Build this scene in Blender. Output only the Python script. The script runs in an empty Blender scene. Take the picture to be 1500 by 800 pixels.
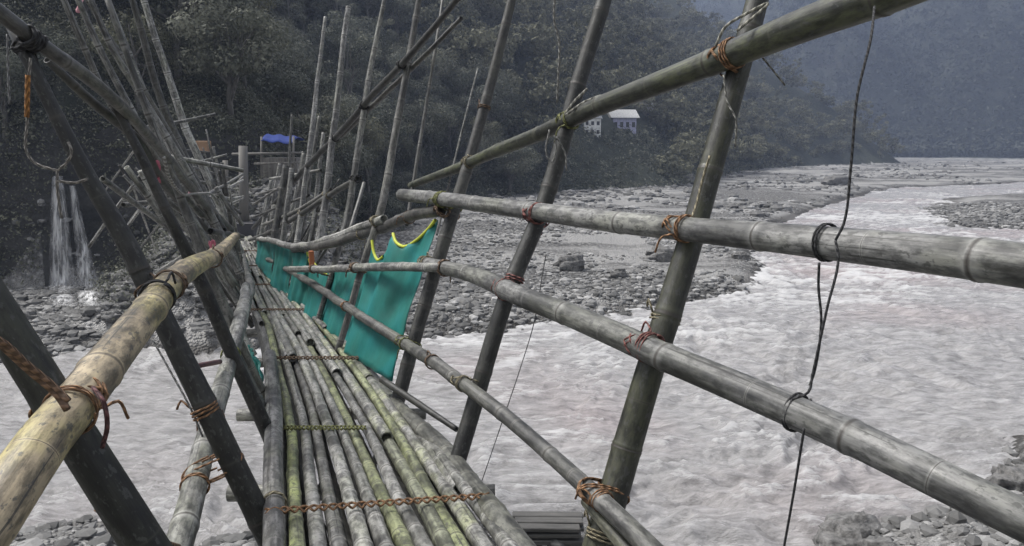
import bpy, math, random
import numpy as np
from mathutils import Vector, Matrix
R = math.radians
random.seed(7); rng = np.random.default_rng(7)
S = bpy.context.scene
COL = S.collection

# ------------------------------------------------------------------ camera
CAMZ, PITCH, F = 6.5, R(9.4), 1112.0          # metres above the water, downward pitch, focal length in photo pixels
cam = bpy.data.objects.new('camera', bpy.data.cameras.new('camera')); COL.objects.link(cam)
cam.location = (0, 0, CAMZ); cam.rotation_euler = (math.pi/2 - PITCH, 0, 0)
cam.data.sensor_width = 36; cam.data.lens = F/1500*36
cam.data.clip_start = .05; cam.data.clip_end = 8000
S.camera = cam

# ------------------------------------------------------------------ world, sun, exposure
SUN_EL, SUN_AZ = R(58), R(-70)                 # azimuth clockwise from +Y: the bright part of the cloud is up and to the left
W = bpy.data.worlds.new("World"); S.world = W; W.use_nodes = True
nt = W.node_tree; nt.nodes.clear()
sky = nt.nodes.new('ShaderNodeTexSky'); sky.sky_type = 'NISHITA'; sky.sun_disc = False
sky.sun_elevation = SUN_EL; sky.sun_rotation = SUN_AZ
sky.dust_density = 4; sky.ozone_density = 1; sky.air_density = 1
hs = nt.nodes.new('ShaderNodeHueSaturation'); hs.inputs['Saturation'].default_value = .22
bg = nt.nodes.new('ShaderNodeBackground'); bg.inputs['Strength'].default_value = .072
out = nt.nodes.new('ShaderNodeOutputWorld')
nt.links.new(sky.outputs[0], hs.inputs['Color']); nt.links.new(hs.outputs[0], bg.inputs[0]); nt.links.new(bg.outputs[0], out.inputs[0])
sl = bpy.data.lights.new('sun', 'SUN'); sl.energy = 1.5; sl.angle = R(18); sl.color = (1, .97, .93)
so = bpy.data.objects.new('sun', sl); COL.objects.link(so)
sd = Vector((math.cos(SUN_EL)*math.sin(SUN_AZ), math.cos(SUN_EL)*math.cos(SUN_AZ), math.sin(SUN_EL)))
so.rotation_euler = sd.to_track_quat('Z', 'Y').to_euler(); so.location = (0, 0, 60)
S.view_settings.view_transform = 'Standard'; S.view_settings.look = 'None'
S.view_settings.exposure = 1.65; S.view_settings.gamma = 1
S.render.engine = 'CYCLES'
S.cycles.volume_bounces = 0; S.cycles.max_bounces = 6; S.cycles.transparent_max_bounces = 16
S.cycles.volume_step_rate = 10

# ------------------------------------------------------------------ geometry helpers
cp, sp = math.cos(PITCH), math.sin(PITCH)
def ray(px, py):
    u = (px-750)/F; v = (400-py)/F
    return u, cp+v*sp, -sp+v*cp
def P(px, py, Y):                              # a point of the photo at Y metres ahead
    x, y, z = ray(px, py); t = Y/y
    return Vector((x*t, Y, CAMZ+z*t))
def G(px, py, z=0.0):                          # where that ray meets height z
    x, y, zz = ray(px, py); t = (z-CAMZ)/zz
    return (x*t, y*t)

def hash3(ix, iy, iz):
    h = (ix.astype(np.int64)*374761393 + iy.astype(np.int64)*668265263 + iz.astype(np.int64)*2147483647) & 0xffffffff
    h = ((h ^ (h >> 13))*1274126177) & 0xffffffff
    return ((h ^ (h >> 16)) & 0xffff)/65535.0
def vnoise(x, y, seed=0):
    ix, iy = np.floor(x), np.floor(y); fx, fy = x-ix, y-iy
    fx = fx*fx*(3-2*fx); fy = fy*fy*(3-2*fy); s = np.full(ix.shape, seed)
    a = hash3(ix, iy, s); b = hash3(ix+1, iy, s); c = hash3(ix, iy+1, s); d = hash3(ix+1, iy+1, s)
    return (a*(1-fx)+b*fx)*(1-fy)+(c*(1-fx)+d*fx)*fy - .5
def fbm(x, y, o=4, seed=0, g=.5):
    t = 0; a = 1.0
    for k in range(o):
        t = t + a*vnoise(x, y, seed+k*17); x = x*2.03+11.3; y = y*2.03+5.1; a *= g
    return t
def sdist(X, Y, poly):                          # positive inside
    X = np.asarray(X, float); Y = np.asarray(Y, float)
    d = np.full(X.shape, 1e18); ins = np.zeros(X.shape, bool); n = len(poly)
    for i in range(n):
        ax, ay = poly[i]; bx, by = poly[(i+1) % n]
        ex, ey = bx-ax, by-ay; L = ex*ex+ey*ey+1e-12
        t = np.clip(((X-ax)*ex+(Y-ay)*ey)/L, 0, 1)
        d = np.minimum(d, (X-ax-t*ex)**2+(Y-ay-t*ey)**2)
        c = ((ay > Y) != (by > Y)) & (X < (bx-ax)*(Y-ay)/(by-ay+1e-12)+ax)
        ins ^= c
    return np.where(ins, 1, -1)*np.sqrt(d)
def sm(a, b, x):
    t = np.clip((x-a)/(b-a), 0, 1); return t*t*(3-2*t)

def mesh_obj(name, verts, faces, mats, parent=None, smooth=True, kind=None, link=True, loc=None, attrs=None):
    """verts (n,3) array, faces list of tuples or (m,k) array; one linked mesh object"""
    me = bpy.data.meshes.new(name)
    verts = np.asarray(verts, np.float32)
    if loc is not None: verts = verts - np.asarray(loc, np.float32)
    if isinstance(faces, np.ndarray):
        m, k = faces.shape
        me.vertices.add(len(verts)); me.vertices.foreach_set('co', verts.ravel())
        me.loops.add(m*k); me.loops.foreach_set('vertex_index', faces.astype(np.int32).ravel())
        me.polygons.add(m); me.polygons.foreach_set('loop_start', np.arange(0, m*k, k, dtype=np.int32))
        me.polygons.foreach_set('loop_total', np.full(m, k, np.int32))
        me.update(calc_edges=True)
    else:
        me.from_pydata(verts.tolist(), [], faces); me.update()
    me.polygons.foreach_set('use_smooth', np.full(len(me.polygons), smooth))
    for an, (typ, data) in (attrs or {}).items():
        a = me.attributes.new(an, typ, 'POINT')
        a.data.foreach_set('vector' if typ == 'FLOAT_VECTOR' else 'value', np.asarray(data, np.float32).ravel())
    for m_ in (mats if isinstance(mats, (list, tuple)) else [mats]): me.materials.append(m_)
    o = bpy.data.objects.new(name, me)
    if link: COL.objects.link(o)
    if parent is not None: o.parent = parent
    if loc is not None:
        pl = world_loc(parent)
        o.location = Vector(loc)-pl
    elif parent is not None: o.location = -world_loc(parent)
    if kind: o['kind'] = kind
    return o
def world_loc(o):
    v = Vector((0, 0, 0))
    while o is not None: v = v+o.location; o = o.parent
    return v
def thing(name, label, cat, loc=(0, 0, 0), group=None):
    o = bpy.data.objects.new(name, None); COL.objects.link(o); o.location = loc; o.empty_display_size = .2
    return tag(o, label, cat, group)
def tag(o, label, cat=None, group=None):
    o['label'] = label
    if cat: o['category'] = cat
    if group: o['group'] = group
    return o

# ------------------------------------------------------------------ materials
def mat(name):
    m = bpy.data.materials.new(name); m.use_nodes = True
    n = m.node_tree; b = n.nodes['Principled BSDF']
    return m, n, b
def N(n, typ, **kw):
    nd = n.nodes.new(typ)
    for k, v in kw.items():
        if k in nd.inputs: nd.inputs[k].default_value = v
        else: setattr(nd, k, v)
    return nd
def ramp(n, fac, stops):
    r = n.nodes.new('ShaderNodeValToRGB'); e = r.color_ramp.elements
    while len(e) < len(stops): e.new(.5)
    for i, (p, c) in enumerate(stops):
        e[i].position = p; e[i].color = (*c, 1) if len(c) == 3 else c
    n.links.new(fac, r.inputs[0]); return r
def mixc(n, fac, a, b, mode='MIX'):
    m = n.nodes.new('ShaderNodeMix'); m.data_type = 'RGBA'; m.blend_type = mode
    for s, v in ((0, fac), (6, a), (7, b)):
        if hasattr(v, 'is_output') or isinstance(v, bpy.types.NodeSocket): n.links.new(v, m.inputs[s])
        else: m.inputs[s].default_value = v if s == 0 else (*v, 1)
    return m.outputs[2]
def vscale(n, vec, sc):
    m = N(n, 'ShaderNodeMapping'); m.inputs['Scale'].default_value = sc; n.links.new(vec, m.inputs[0]); return m.outputs[0]
def noise(n, vec, scale, detail=4, rough=.55):
    t = N(n, 'ShaderNodeTexNoise'); t.inputs['Scale'].default_value = scale; t.inputs['Detail'].default_value = detail
    t.inputs['Roughness'].default_value = rough
    if vec is not None: n.links.new(vec, t.inputs['Vector'])
    return t.outputs['Fac']

def bamboo_material():
    m, n, b = mat('weathered_bamboo')
    at = N(n, 'ShaderNodeAttribute', attribute_name='bc').outputs['Vector']
    nd = N(n, 'ShaderNodeAttribute', attribute_name='nd').outputs['Fac']
    oi = N(n, 'ShaderNodeObjectInfo')
    off = N(n, 'ShaderNodeVectorMath', operation='SCALE'); n.links.new(oi.outputs['Location'], off.inputs[0]); off.inputs['Scale'].default_value = 3.7
    add = N(n, 'ShaderNodeVectorMath', operation='ADD'); n.links.new(at, add.inputs[0]); n.links.new(off.outputs[0], add.inputs[1])
    v = add.outputs[0]
    streak = noise(n, vscale(n, v, (55, 55, 1.6)), 1, 5, .6)
    blotch = noise(n, vscale(n, v, (9, 9, 3)), 1, 6, .65)
    big = noise(n, vscale(n, v, (5, 5, 1.1)), 1, 3, .5)
    spots = noise(n, vscale(n, v, (60, 60, 38)), 1, 3, .6)
    c = oi.outputs['Color']
    dark = mixc(n, 1.0, c, (.36, .36, .35), 'MULTIPLY')
    lite = mixc(n, 1.0, c, (1.35, 1.35, 1.33), 'MULTIPLY')
    f1 = ramp(n, streak, [(.36, (0, 0, 0)), (.66, (1, 1, 1))]).outputs[0]
    col = mixc(n, f1, dark, c)
    f2 = ramp(n, big, [(.48, (0, 0, 0)), (.72, (1, 1, 1))]).outputs[0]
    col = mixc(n, f2, col, lite)
    gf = ramp(n, noise(n, vscale(n, v, (4, 4, 2.1)), 1.3, 4, .6), [(.47, (0, 0, 0)), (.60, (1, 1, 1))]).outputs[0]
    gm = N(n, 'ShaderNodeMath', operation='MULTIPLY'); n.links.new(gf, gm.inputs[0]); n.links.new(oi.outputs['Alpha'], gm.inputs[1])
    col = mixc(n, gm.outputs[0], col, mixc(n, .6, mixc(n, 1.0, c, (1.15, 1.15, 1.0), 'MULTIPLY'), mixc(n, 1.0, c, (1.16, 1.26, .74), 'MULTIPLY')))                       # patches where the green skin is left
    f3 = ramp(n, blotch, [(.49, (0, 0, 0)), (.60, (.85, .85, .85))]).outputs[0]
    col = mixc(n, f3, col, mixc(n, 1.0, col, (.30, .30, .31), 'MULTIPLY'))   # mould
    mot = ramp(n, noise(n, vscale(n, v, (38, 38, 14)), 1, 6, .7), [(.40, (.42, .42, .42)), (.56, (1.12, 1.12, 1.12))]).outputs[0]
    col = mixc(n, 1.0, col, mot, 'MULTIPLY')
    f4 = ramp(n, spots, [(.57, (0, 0, 0)), (.64, (.8, .8, .8))]).outputs[0]
    col = mixc(n, f4, col, (.055, .055, .05))
    crk = ramp(n, noise(n, vscale(n, v, (95, 95, .9)), 1, 2, .5), [(.655, (0, 0, 0)), (.675, (.8, .8, .8))]).outputs[0]
    col = mixc(n, crk, col, (.03, .029, .026))
    ab = N(n, 'ShaderNodeMath', operation='ABSOLUTE'); n.links.new(nd, ab.inputs[0])
    ringd = ramp(n, ab.outputs[0], [(.002, (1, 1, 1)), (.008, (0, 0, 0))]).outputs[0]
    ringl = ramp(n, ab.outputs[0], [(.008, (.32, .32, .32)), (.03, (0, 0, 0))]).outputs[0]
    col = mixc(n, ringl, col, mixc(n, 1.0, c, (1.9, 1.9, 1.85), 'MULTIPLY'))
    col = mixc(n, ringd, col, (.035, .03, .025))
    n.links.new(col, b.inputs['Base Color'])
    rr = ramp(n, streak, [(.3, (.42, .42, .42)), (.7, (.68, .68, .68))]).outputs[0]
    n.links.new(rr, b.inputs['Roughness'])
    bp = N(n, 'ShaderNodeBump'); bp.inputs['Strength'].default_value = .5; bp.inputs['Distance'].default_value = .004
    hsum = N(n, 'ShaderNodeMath', operation='ADD'); n.links.new(streak, hsum.inputs[0]); n.links.new(blotch, hsum.inputs[1])
    n.links.new(hsum.outputs[0], bp.inputs['Height']); n.links.new(bp.outputs[0], b.inputs['Normal'])
    return m
BAM = bamboo_material()

def rope_material():
    m, n, b = mat('fibre_lashing')
    at = N(n, 'ShaderNodeAttribute', attribute_name='bc').outputs['Vector']
    tw = N(n, 'ShaderNodeAttribute', attribute_name='nd').outputs['Fac']
    oi = N(n, 'ShaderNodeObjectInfo')
    s = N(n, 'ShaderNodeMath', operation='SINE'); n.links.new(tw, s.inputs[0])
    f = ramp(n, s.outputs[0], [(0, (.45, .45, .45)), (.6, (1, 1, 1))]).outputs[0]
    col = mixc(n, 1.0, oi.outputs['Color'], f, 'MULTIPLY')
    ns = noise(n, vscale(n, at, (300, 300, 25)), 1, 3)
    col = mixc(n, ramp(n, ns, [(.35, (.5, .5, .5)), (.6, (0, 0, 0))]).outputs[0], col, mixc(n, 1.0, col, (.35, .33, .3), 'MULTIPLY'))
    n.links.new(col, b.inputs['Base Color']); b.inputs['Roughness'].default_value = .8
    bp = N(n, 'ShaderNodeBump'); bp.inputs['Strength'].default_value = .8; bp.inputs['Distance'].default_value = .003
    n.links.new(s.outputs[0], bp.inputs['Height']); n.links.new(bp.outputs[0], b.inputs['Normal'])
    return m
ROPE = rope_material()

def ground_material(name, kind):
    m, n, b = mat(name)
    g = N(n, 'ShaderNodeNewGeometry'); pos = g.outputs['Position']
    if kind == 'gravel':
        v1 = N(n, 'ShaderNodeTexVoronoi', Scale=4.5); n.links.new(pos, v1.inputs['Vector'])
        v2 = N(n, 'ShaderNodeTexVoronoi', Scale=13.0); n.links.new(pos, v2.inputs['Vector'])
        bwn = N(n, 'ShaderNodeRGBToBW'); n.links.new(v1.outputs['Color'], bwn.inputs[0])
        bw2 = N(n, 'ShaderNodeRGBToBW'); n.links.new(v2.outputs['Color'], bw2.inputs[0])
        base = ramp(n, bwn.outputs[0], [(.2, (.13, .13, .127)), (.5, (.24, .237, .23)), (.8, (.38, .375, .365))]).outputs[0]
        b2 = ramp(n, bw2.outputs[0], [(.2, (.14, .14, .135)), (.8, (.33, .325, .315))]).outputs[0]
        base = mixc(n, .5, base, b2)
        edge = ramp(n, v1.outputs['Distance'], [(.28, (0, 0, 0)), (.55, (.8, .8, .8))]).outputs[0]
        base = mixc(n, edge, base, (.07, .068, .065))
        sand = ramp(n, noise(n, vscale(n, pos, (.05, .16, .1)), 1, 4), [(.47, (0, 0, 0)), (.56, (1, 1, 1))]).outputs[0]
        base = mixc(n, sand, base, (.30, .295, .285))
        sx = N(n, 'ShaderNodeSeparateXYZ'); n.links.new(pos, sx.inputs[0])
        wet = ramp(n, sx.outputs['Z'], [(.12, (1, 1, 1)), (.34, (0, 0, 0))]).outputs[0]
        col = mixc(n, wet, base, mixc(n, 1.0, base, (.42, .41, .40), 'MULTIPLY'))
        h = N(n, 'ShaderNodeMath', operation='ADD'); n.links.new(v1.outputs['Distance'], h.inputs[0]); n.links.new(v2.outputs['Distance'], h.inputs[1])
        bp = N(n, 'ShaderNodeBump', invert=True); bp.inputs['Strength'].default_value = .9; bp.inputs['Distance'].default_value = .12
        n.links.new(h.outputs[0], bp.inputs['Height'])
    else:
        fol = ramp(n, noise(n, pos, .12 if kind == 'far' else .8, 8, .7), [(.3, (.026, .030, .024)), (.5, (.048, .054, .042)), (.72, (.075, .080, .066))]).outputs[0]
        rock = ramp(n, noise(n, vscale(n, pos, (.7, .7, 1.8)), .6, 8, .7), [(.3, (.028, .028, .027)), (.7, (.095, .094, .09))]).outputs[0]
        sx = N(n, 'ShaderNodeSeparateXYZ'); n.links.new(g.outputs['True Normal'], sx.inputs[0])
        if kind == 'far':
            f = ramp(n, noise(n, vscale(n, pos, (.006, .006, .012)), 1, 7, .75), [(.60, (0, 0, 0)), (.66, (1, 1, 1))]).outputs[0]
        else:
            f = ramp(n, sx.outputs['Z'], [(.42, (1, 1, 1)), (.60, (0, 0, 0))]).outputs[0]
        col = mixc(n, f, fol, rock)
        bp = N(n, 'ShaderNodeBump'); bp.inputs['Strength'].default_value = 1; bp.inputs['Distance'].default_value = 4 if kind == 'far' else .5
        n.links.new(noise(n, pos, .09 if kind == 'far' else 1.2, 8, .75), bp.inputs['Height'])
    n.links.new(col, b.inputs['Base Color']); n.links.new(bp.outputs[0], b.inputs['Normal']); b.inputs['Roughness'].default_value = .9
    b.inputs['Specular IOR Level'].default_value = .2
    return m
GRAVEL = ground_material('river_gravel', 'gravel'); HILLM = ground_material('hill_undergrowth', 'near'); FARM = ground_material('far_mountain', 'far')

def water_material():
    m, n, b = mat('muddy_water')
    g = N(n, 'ShaderNodeNewGeometry'); pos = g.outputs['Position']
    st = vscale(n, pos, (.8, 2.6, 1))
    fo = N(n, 'ShaderNodeAttribute', attribute_name='foam').outputs['Fac']
    n1 = noise(n, st, 1.6, 10, .74); n2 = noise(n, pos, .08, 3, .5)
    body = ramp(n, n1, [(.36, (.18, .175, .172)), (.5, (.30, .293, .289)), (.64, (.40, .392, .388))]).outputs[0]
    pk = ramp(n, n2, [(.52, (0, 0, 0)), (.66, (.6, .6, .6))]).outputs[0]
    body = mixc(n, pk, body, mixc(n, 1.0, body, (1.0, .85, .845), 'MULTIPLY'))     # silt carries a faint reddish tinge
    n3 = noise(n, st, 3.4, 10, .80)
    a = N(n, 'ShaderNodeMath', operation='ADD'); n.links.new(fo, a.inputs[0]); n.links.new(n3, a.inputs[1])
    ff = ramp(n, a.outputs[0], [(.56, (0, 0, 0)), (.78, (1, 1, 1))]).outputs[0]
    col = mixc(n, ff, body, (.50, .496, .492))
    n.links.new(col, b.inputs['Base Color'])
    rg = ramp(n, ff, [(0, (.22, .22, .22)), (1, (.7, .7, .7))]).outputs[0]; n.links.new(rg, b.inputs['Roughness'])
    b.inputs['IOR'].default_value = 1.33
    bp = N(n, 'ShaderNodeBump'); bp.inputs['Strength'].default_value = .8; bp.inputs['Distance'].default_value = .13
    n4 = noise(n, vscale(n, pos, (1.0, 2.2, 1)), 3.0, 9, .72); n.links.new(n4, bp.inputs['Height']); n.links.new(bp.outputs[0], b.inputs['Normal'])
    return m
WATER = water_material()

def simple(name, color, rough=.7, var=.0, scale=8, bump=0, stretch=(1, 1, 1), objcol=False):
    m, n, b = mat(name)
    b.inputs['Roughness'].default_value = rough
    tc = N(n, 'ShaderNodeTexCoord').outputs['Object']
    f = noise(n, vscale(n, tc, stretch), scale, 6, .65)
    lo = tuple(c*(1-var) for c in color); hi = tuple(min(1, c*(1+var)) for c in color)
    col = ramp(n, f, [(.3, lo), (.7, hi)]).outputs[0]
    if objcol: col = mixc(n, 1.0, N(n, 'ShaderNodeObjectInfo').outputs['Color'], col, 'MULTIPLY')
    n.links.new(col, b.inputs['Base Color'])
    if bump:
        bp = N(n, 'ShaderNodeBump'); bp.inputs['Strength'].default_value = .8; bp.inputs['Distance'].default_value = bump
        n.links.new(f, bp.inputs['Height']); n.links.new(bp.outputs[0], b.inputs['Normal'])
    return m
STONE = simple('river_stone', (.135, .132, .127), .85, .65, 9, .09)
def stone_var():
    m, n, b = mat('river_pebbles'); a = N(n, 'ShaderNodeAttribute', attribute_name='tint').outputs['Fac']
    g = N(n, 'ShaderNodeNewGeometry').outputs['Position']
    c1 = ramp(n, a, [(0, (.07, .069, .066)), (.5, (.155, .153, .148)), (1, (.36, .355, .345))]).outputs[0]
    c = mixc(n, ramp(n, noise(n, g, 6, 5, .7), [(.35, (.6, .6, .6)), (.65, (0, 0, 0))]).outputs[0], c1, mixc(n, 1.0, c1, (.5, .5, .5), 'MULTIPLY'))
    n.links.new(c, b.inputs['Base Color']); b.inputs['Roughness'].default_value = .85
    return m
PEB = stone_var()
def leaf_material(name, lo, hi):
    m, n, b = mat(name)
    a = N(n, 'ShaderNodeAttribute', attribute_name='tint').outputs['Fac']
    oi = N(n, 'ShaderNodeObjectInfo').outputs['Random']
    c = ramp(n, a, [(0, lo), (1, hi)]).outputs[0]
    r2 = ramp(n, oi, [(0, (.72, .74, .72)), (.5, (1, 1, 1)), (1, (1.0, .95, .8))]).outputs[0]
    c = mixc(n, 1.0, c, r2, 'MULTIPLY')
    n.links.new(c, b.inputs['Base Color']); b.inputs['Roughness'].default_value = .7; b.inputs['Specular IOR Level'].default_value = .12
    tl = N(n, 'ShaderNodeBsdfTranslucent'); n.links.new(c, tl.inputs['Color']); ms = N(n, 'ShaderNodeMixShader'); ms.inputs[0].default_value = .25
    n.links.new(b.outputs[0], ms.inputs[1]); n.links.new(tl.outputs[0], ms.inputs[2]); n.links.new(ms.outputs[0], n.nodes['Material Output'].inputs['Surface'])
    return m
LEAF = leaf_material('dark_foliage', (.042, .047, .038), (.20, .208, .172))
LEAFM = leaf_material('mountain_foliage', (.030, .036, .029), (.085, .092, .074))
LEAF2 = leaf_material('pale_foliage', (.070, .076, .060), (.215, .222, .182))
BARK = simple('tree_bark', (.11, .105, .095), .9, .5, 6, .02, (1, 1, .2))
WOOD = simple('old_timber', (.16, .15, .135), .85, .55, 9, .01, (1, 1, .15))
CLIFF = simple('dark_rock', (.11, .108, .105), .9, .6, 2.2, .15)

# ------------------------------------------------------------------ terrain
farland = [G(*p) for p in [(-700, 600), (-300, 555), (0, 528), (60, 522), (200, 490), (300, 474), (400, 478), (560, 482), (630, 491), (730, 480), (870, 463), (1000, 442), (1090, 431), (1130, 395), (1105, 372), (1130, 330), (1235, 292), (1300, 277), (1500, 267), (1800, 258)]]
farland += [(2500, 260), (2500, 6000), (-2500, 6000), (-2500, 40)]
island = [G(*p) for p in [(1362, 307), (1395, 291), (1500, 284), (1640, 284), (1660, 325), (1480, 338), (1400, 332)]]
nearland = [G(*p) for p in [(-300, 735), (0, 745), (60, 750), (150, 785), (210, 800), (300, 795), (560, 792), (720, 785), (745, 775), (870, 775), (900, 800), (1040, 830), (1180, 806), (1235, 760), (1290, 766), (1340, 742), (1400, 728), (1440, 695), (1500, 668), (1650, 630), (2100, 580)]]
nearland += [(80, 10), (80, -60), (-80, -60), (-80, 10)]
hillfoot = [(-400, 60), G(-500, 470), (-21, 31.2), G(180, 440), (-11.5, 33), (-9.5, 45), (-9, 60), (-6, 76), (8, 98), (26, 116), (52, 170), (78, 215), (105, 245), (128, 258), (137, 268), (132, 300), (100, 420), (60, 900), (-2500, 900)]
mtfoot = [(-200, 1000), (90, 560), (150, 470), (260, 430), (420, 400), (700, 380), (1500, 300), (4000, 300), (4000, 5000), (-4000, 5000), (-4000, 1000)]
def height(X, Y):
    X = np.asarray(X, float); Y = np.asarray(Y, float)
    n1 = fbm(X*.6, Y*.6, 4, 1); n2 = fbm(X*.05, Y*.05, 3, 5)
    z = np.full(X.shape, -1.2)+n1*.2
    d = sdist(X, Y, farland); zf = np.clip(.35*d, -1.2, .5)+np.clip(d-1.5, 0, 40)*.018+n1*.28*sm(0, 4, d)+n2*.5*sm(3, 20, d); z = np.maximum(z, np.where(d > -3.5, zf, -9))
    d = sdist(X, Y, island)+fbm(X*.15, Y*.15, 3, 9)*3; zi = np.clip(.14*d, -1.2, .7)+n1*.15; z = np.maximum(z, np.where(d > -6, zi, -9))
    d = sdist(X, Y, nearland)+n1*.6; zn = np.clip(.45*d, -1.2, .35)+np.clip(d-.6, 0, 30)*.36+n1*.4; zn = np.minimum(zn, 4.6); z = np.maximum(z, np.where(d > -3, zn, -9))
    # landing mound at the far end of the bridge
    mx, my = -10.4, 30.3
    r = np.sqrt(((X-mx)/1.0)**2+((Y-my)/1.05)**2)
    zm = 3.6*sm(7.2, 1.6, r)+1.6*sm(28.5, 34, Y)*sm(5.6, 3, r)+n1*.9+n2*1.5
    z = np.maximum(z, np.where(r < 6.4, zm, -9))
    d = sdist(X, Y, hillfoot)
    cliff = 5.5*sm(-.2, 2.2, d+fbm(X*.4, Y*.4, 3, 31)*1.2)*sm(-10, -13, X)*sm(60, 36, Y)
    hz = cliff+.86*d+n2*7*sm(0, 25, d)+fbm(X*.35, Y*.35, 3, 21)*1.4*sm(0, 3, d)+.3
    hz = np.where(hz > 150, 150+(hz-150)*.3, hz)
    z = np.where(d > 0, np.maximum(z, hz), z)
    d = sdist(X, Y, mtfoot)+fbm(X*.004, Y*.004, 4, 41)*120*1
    rid = (1-np.abs(fbm(X*.0055, Y*.0055, 5, 51, .55))*2.4)
    mz = .9*d*(.62+.6*rid)+fbm(X*.03, Y*.03, 4, 61)*16-np.abs(fbm(X*.011+Y*.006, Y*.004, 3, 67))*75*sm(0, 60, d); mz = np.where(mz > 260, 260+(mz-260)*.3, mz); mz = np.minimum(mz, 360+fbm(X*.01, Y*.01, 3, 63)*20)
    z = np.where(d > 0, np.maximum(z, mz*sm(0, 60, d)+z*(1-sm(0, 60, d))), z)
    return z
def hit(px, py, ymin=14, ymax=600):
    x, y, zz = ray(px, py); Y = np.geomspace(ymin, ymax, 1500); t = Y/y
    h = height(x*t, Y); below = np.where(CAMZ+zz*t < h)[0]
    i = below[0] if len(below) else len(Y)-1
    return Vector((x*t[i], Y[i], h[i]))

ang = np.radians(np.linspace(-80, 80, 861)); rad = np.concatenate([np.linspace(.0, 1, 3)[:-1], np.geomspace(1, 3200, 520)])-0
A_, R_ = np.meshgrid(ang, rad, indexing='ij')
GX, GY = np.sin(A_)*R_, np.cos(A_)*R_-6
GZ = height(GX, GY)
na, nr = GX.shape
idx = np.arange(na*nr).reshape(na, nr)
q = np.stack([idx[:-1, :-1], idx[1:, :-1], idx[1:, 1:], idx[:-1, 1:]], -1).reshape(-1, 4)
fx = (GX[:-1, :-1]+GX[1:, 1:]).ravel()/2; fy = (GY[:-1, :-1]+GY[1:, 1:]).ravel()/2
dm = sdist(fx, fy, mtfoot) > -60; dh = (sdist(fx, fy, hillfoot) > .4) & ~dm
V = np.stack([GX.ravel(), GY.ravel(), GZ.ravel()], 1)
def sub(sel, name, m):
    f = q[sel]; u, inv = np.unique(f, return_inverse=True)
    return mesh_obj(name, V[u], inv.reshape(-1, 4), m, kind='structure')
sub(~dm & ~dh, 'ground', GRAVEL); sub(dh, 'hill', HILLM); sub(dm, 'mountains', FARM)

# water: one sheet with real waves
wa = np.radians(np.linspace(-74, 74, 760)); wr = np.concatenate([np.geomspace(9, 900, 760)])
A_, R_ = np.meshgrid(wa, wr, indexing='ij'); WX, WY = np.sin(A_)*R_, np.cos(A_)*R_-1
wx = WX+fbm(WX*.25, WY*.25, 2, 70)*2.5; wy = WY+fbm(WX*.25, WY*.25, 2, 71)*2.5
rd = 1-np.abs(fbm(wx*.42, wy*.95, 4, 73, .6))*2.6
lw = fbm(wx*.12, wy*.16, 2, 75)
rd2 = 1-np.abs(fbm(wx*1.5+4, wy*2.8, 3, 83, .6))*2.4
WZ = (rd-.4)*.18*(.7+lw)+(rd2-.4)*.06*(1+lw)+fbm(wx*2.6, wy*4.2, 2, 77)*.06+lw*.18
patch = fbm(WX*.07, WY*.11, 3, 80)
foam = np.clip((rd-.55)*.34+(rd2-.5)*.20+patch*.40+lw*.16, -.4, .6)
foam = foam*sm(220, 60, WY)
idw = np.arange(WX.size).reshape(WX.shape)
qw = np.stack([idw[:-1, :-1], idw[1:, :-1], idw[1:, 1:], idw[:-1, 1:]], -1).reshape(-1, 4)
mesh_obj('water', np.stack([WX.ravel(), WY.ravel(), WZ.ravel()], 1), qw, WATER, kind='structure', attrs={'foam': ('FLOAT', foam.ravel())})

# ------------------------------------------------------------------ stones
def ico(sub_):
    import bmesh
    bm = bmesh.new(); bmesh.ops.create_icosphere(bm, subdivisions=sub_, radius=1)
    v = np.array([x.co[:] for x in bm.verts]); f = np.array([[w.index for w in x.verts] for x in bm.faces]); bm.free(); return v, f
I1, I2, I3 = ico(1), ico(2), ico(4)
def stones(name, pts, sizes, label, base=I1, tone=1.0):
    v, f = base; n = len(pts)
    sc = np.stack([rng.uniform(.8, 1.4, n), rng.uniform(.7, 1.2, n), rng.uniform(.4, .8, n)], 1)*sizes[:, None]
    jit = 1+rng.uniform(-.22, .22, (n, len(v), 1))
    a = rng.uniform(0, 6.28, n); ca, sa = np.cos(a), np.sin(a)
    L = v[None]*jit*sc[:, None]
    X = L[..., 0]*ca[:, None]-L[..., 1]*sa[:, None]+pts[:, 0:1]; Y = L[..., 0]*sa[:, None]+L[..., 1]*ca[:, None]+pts[:, 1:2]; Z = L[..., 2]+pts[:, 2:3]
    VV = np.stack([X, Y, Z], -1).reshape(-1, 3); FF = (f[None]+(np.arange(n)*len(v))[:, None, None]).reshape(-1, 3)
    o = mesh_obj(name, VV, FF, PEB, smooth=False, kind='stuff', attrs={'tint': ('FLOAT', np.repeat(np.clip(rng.beta(2, 2.4, n)*tone, 0, 1), len(v)))})
    return tag(o, label, 'stones')
def scatter(n, rmin, rmax, amin, amax, test, smin, smax):
    a = np.radians(rng.uniform(amin, amax, n)); r = np.exp(rng.uniform(np.log(rmin), np.log(rmax), n))
    x, y = np.sin(a)*r, np.cos(a)*r; k = test(x, y); x, y = x[k], y[k]; z = height(x, y)
    k = z > -.12; x, y, z = x[k], y[k], z[k]
    s = smin*(smax/smin)**(rng.random(len(x))**2.2)
    return np.stack([x, y, z+s*.05], 1), s
clump = lambda x, y: fbm(x*.18, y*.18, 3, 90) > -.18
p, s = scatter(26000, 22, 70, -38, 34, lambda x, y: (sdist(x, y, farland) > -.3) & (sdist(x, y, hillfoot) < 1) & clump(x, y), .06, .26)
stones('bank_pebbles', p, s, 'grey cobbles and gravel covering the far river bank below the forest', tone=1.15)
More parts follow.
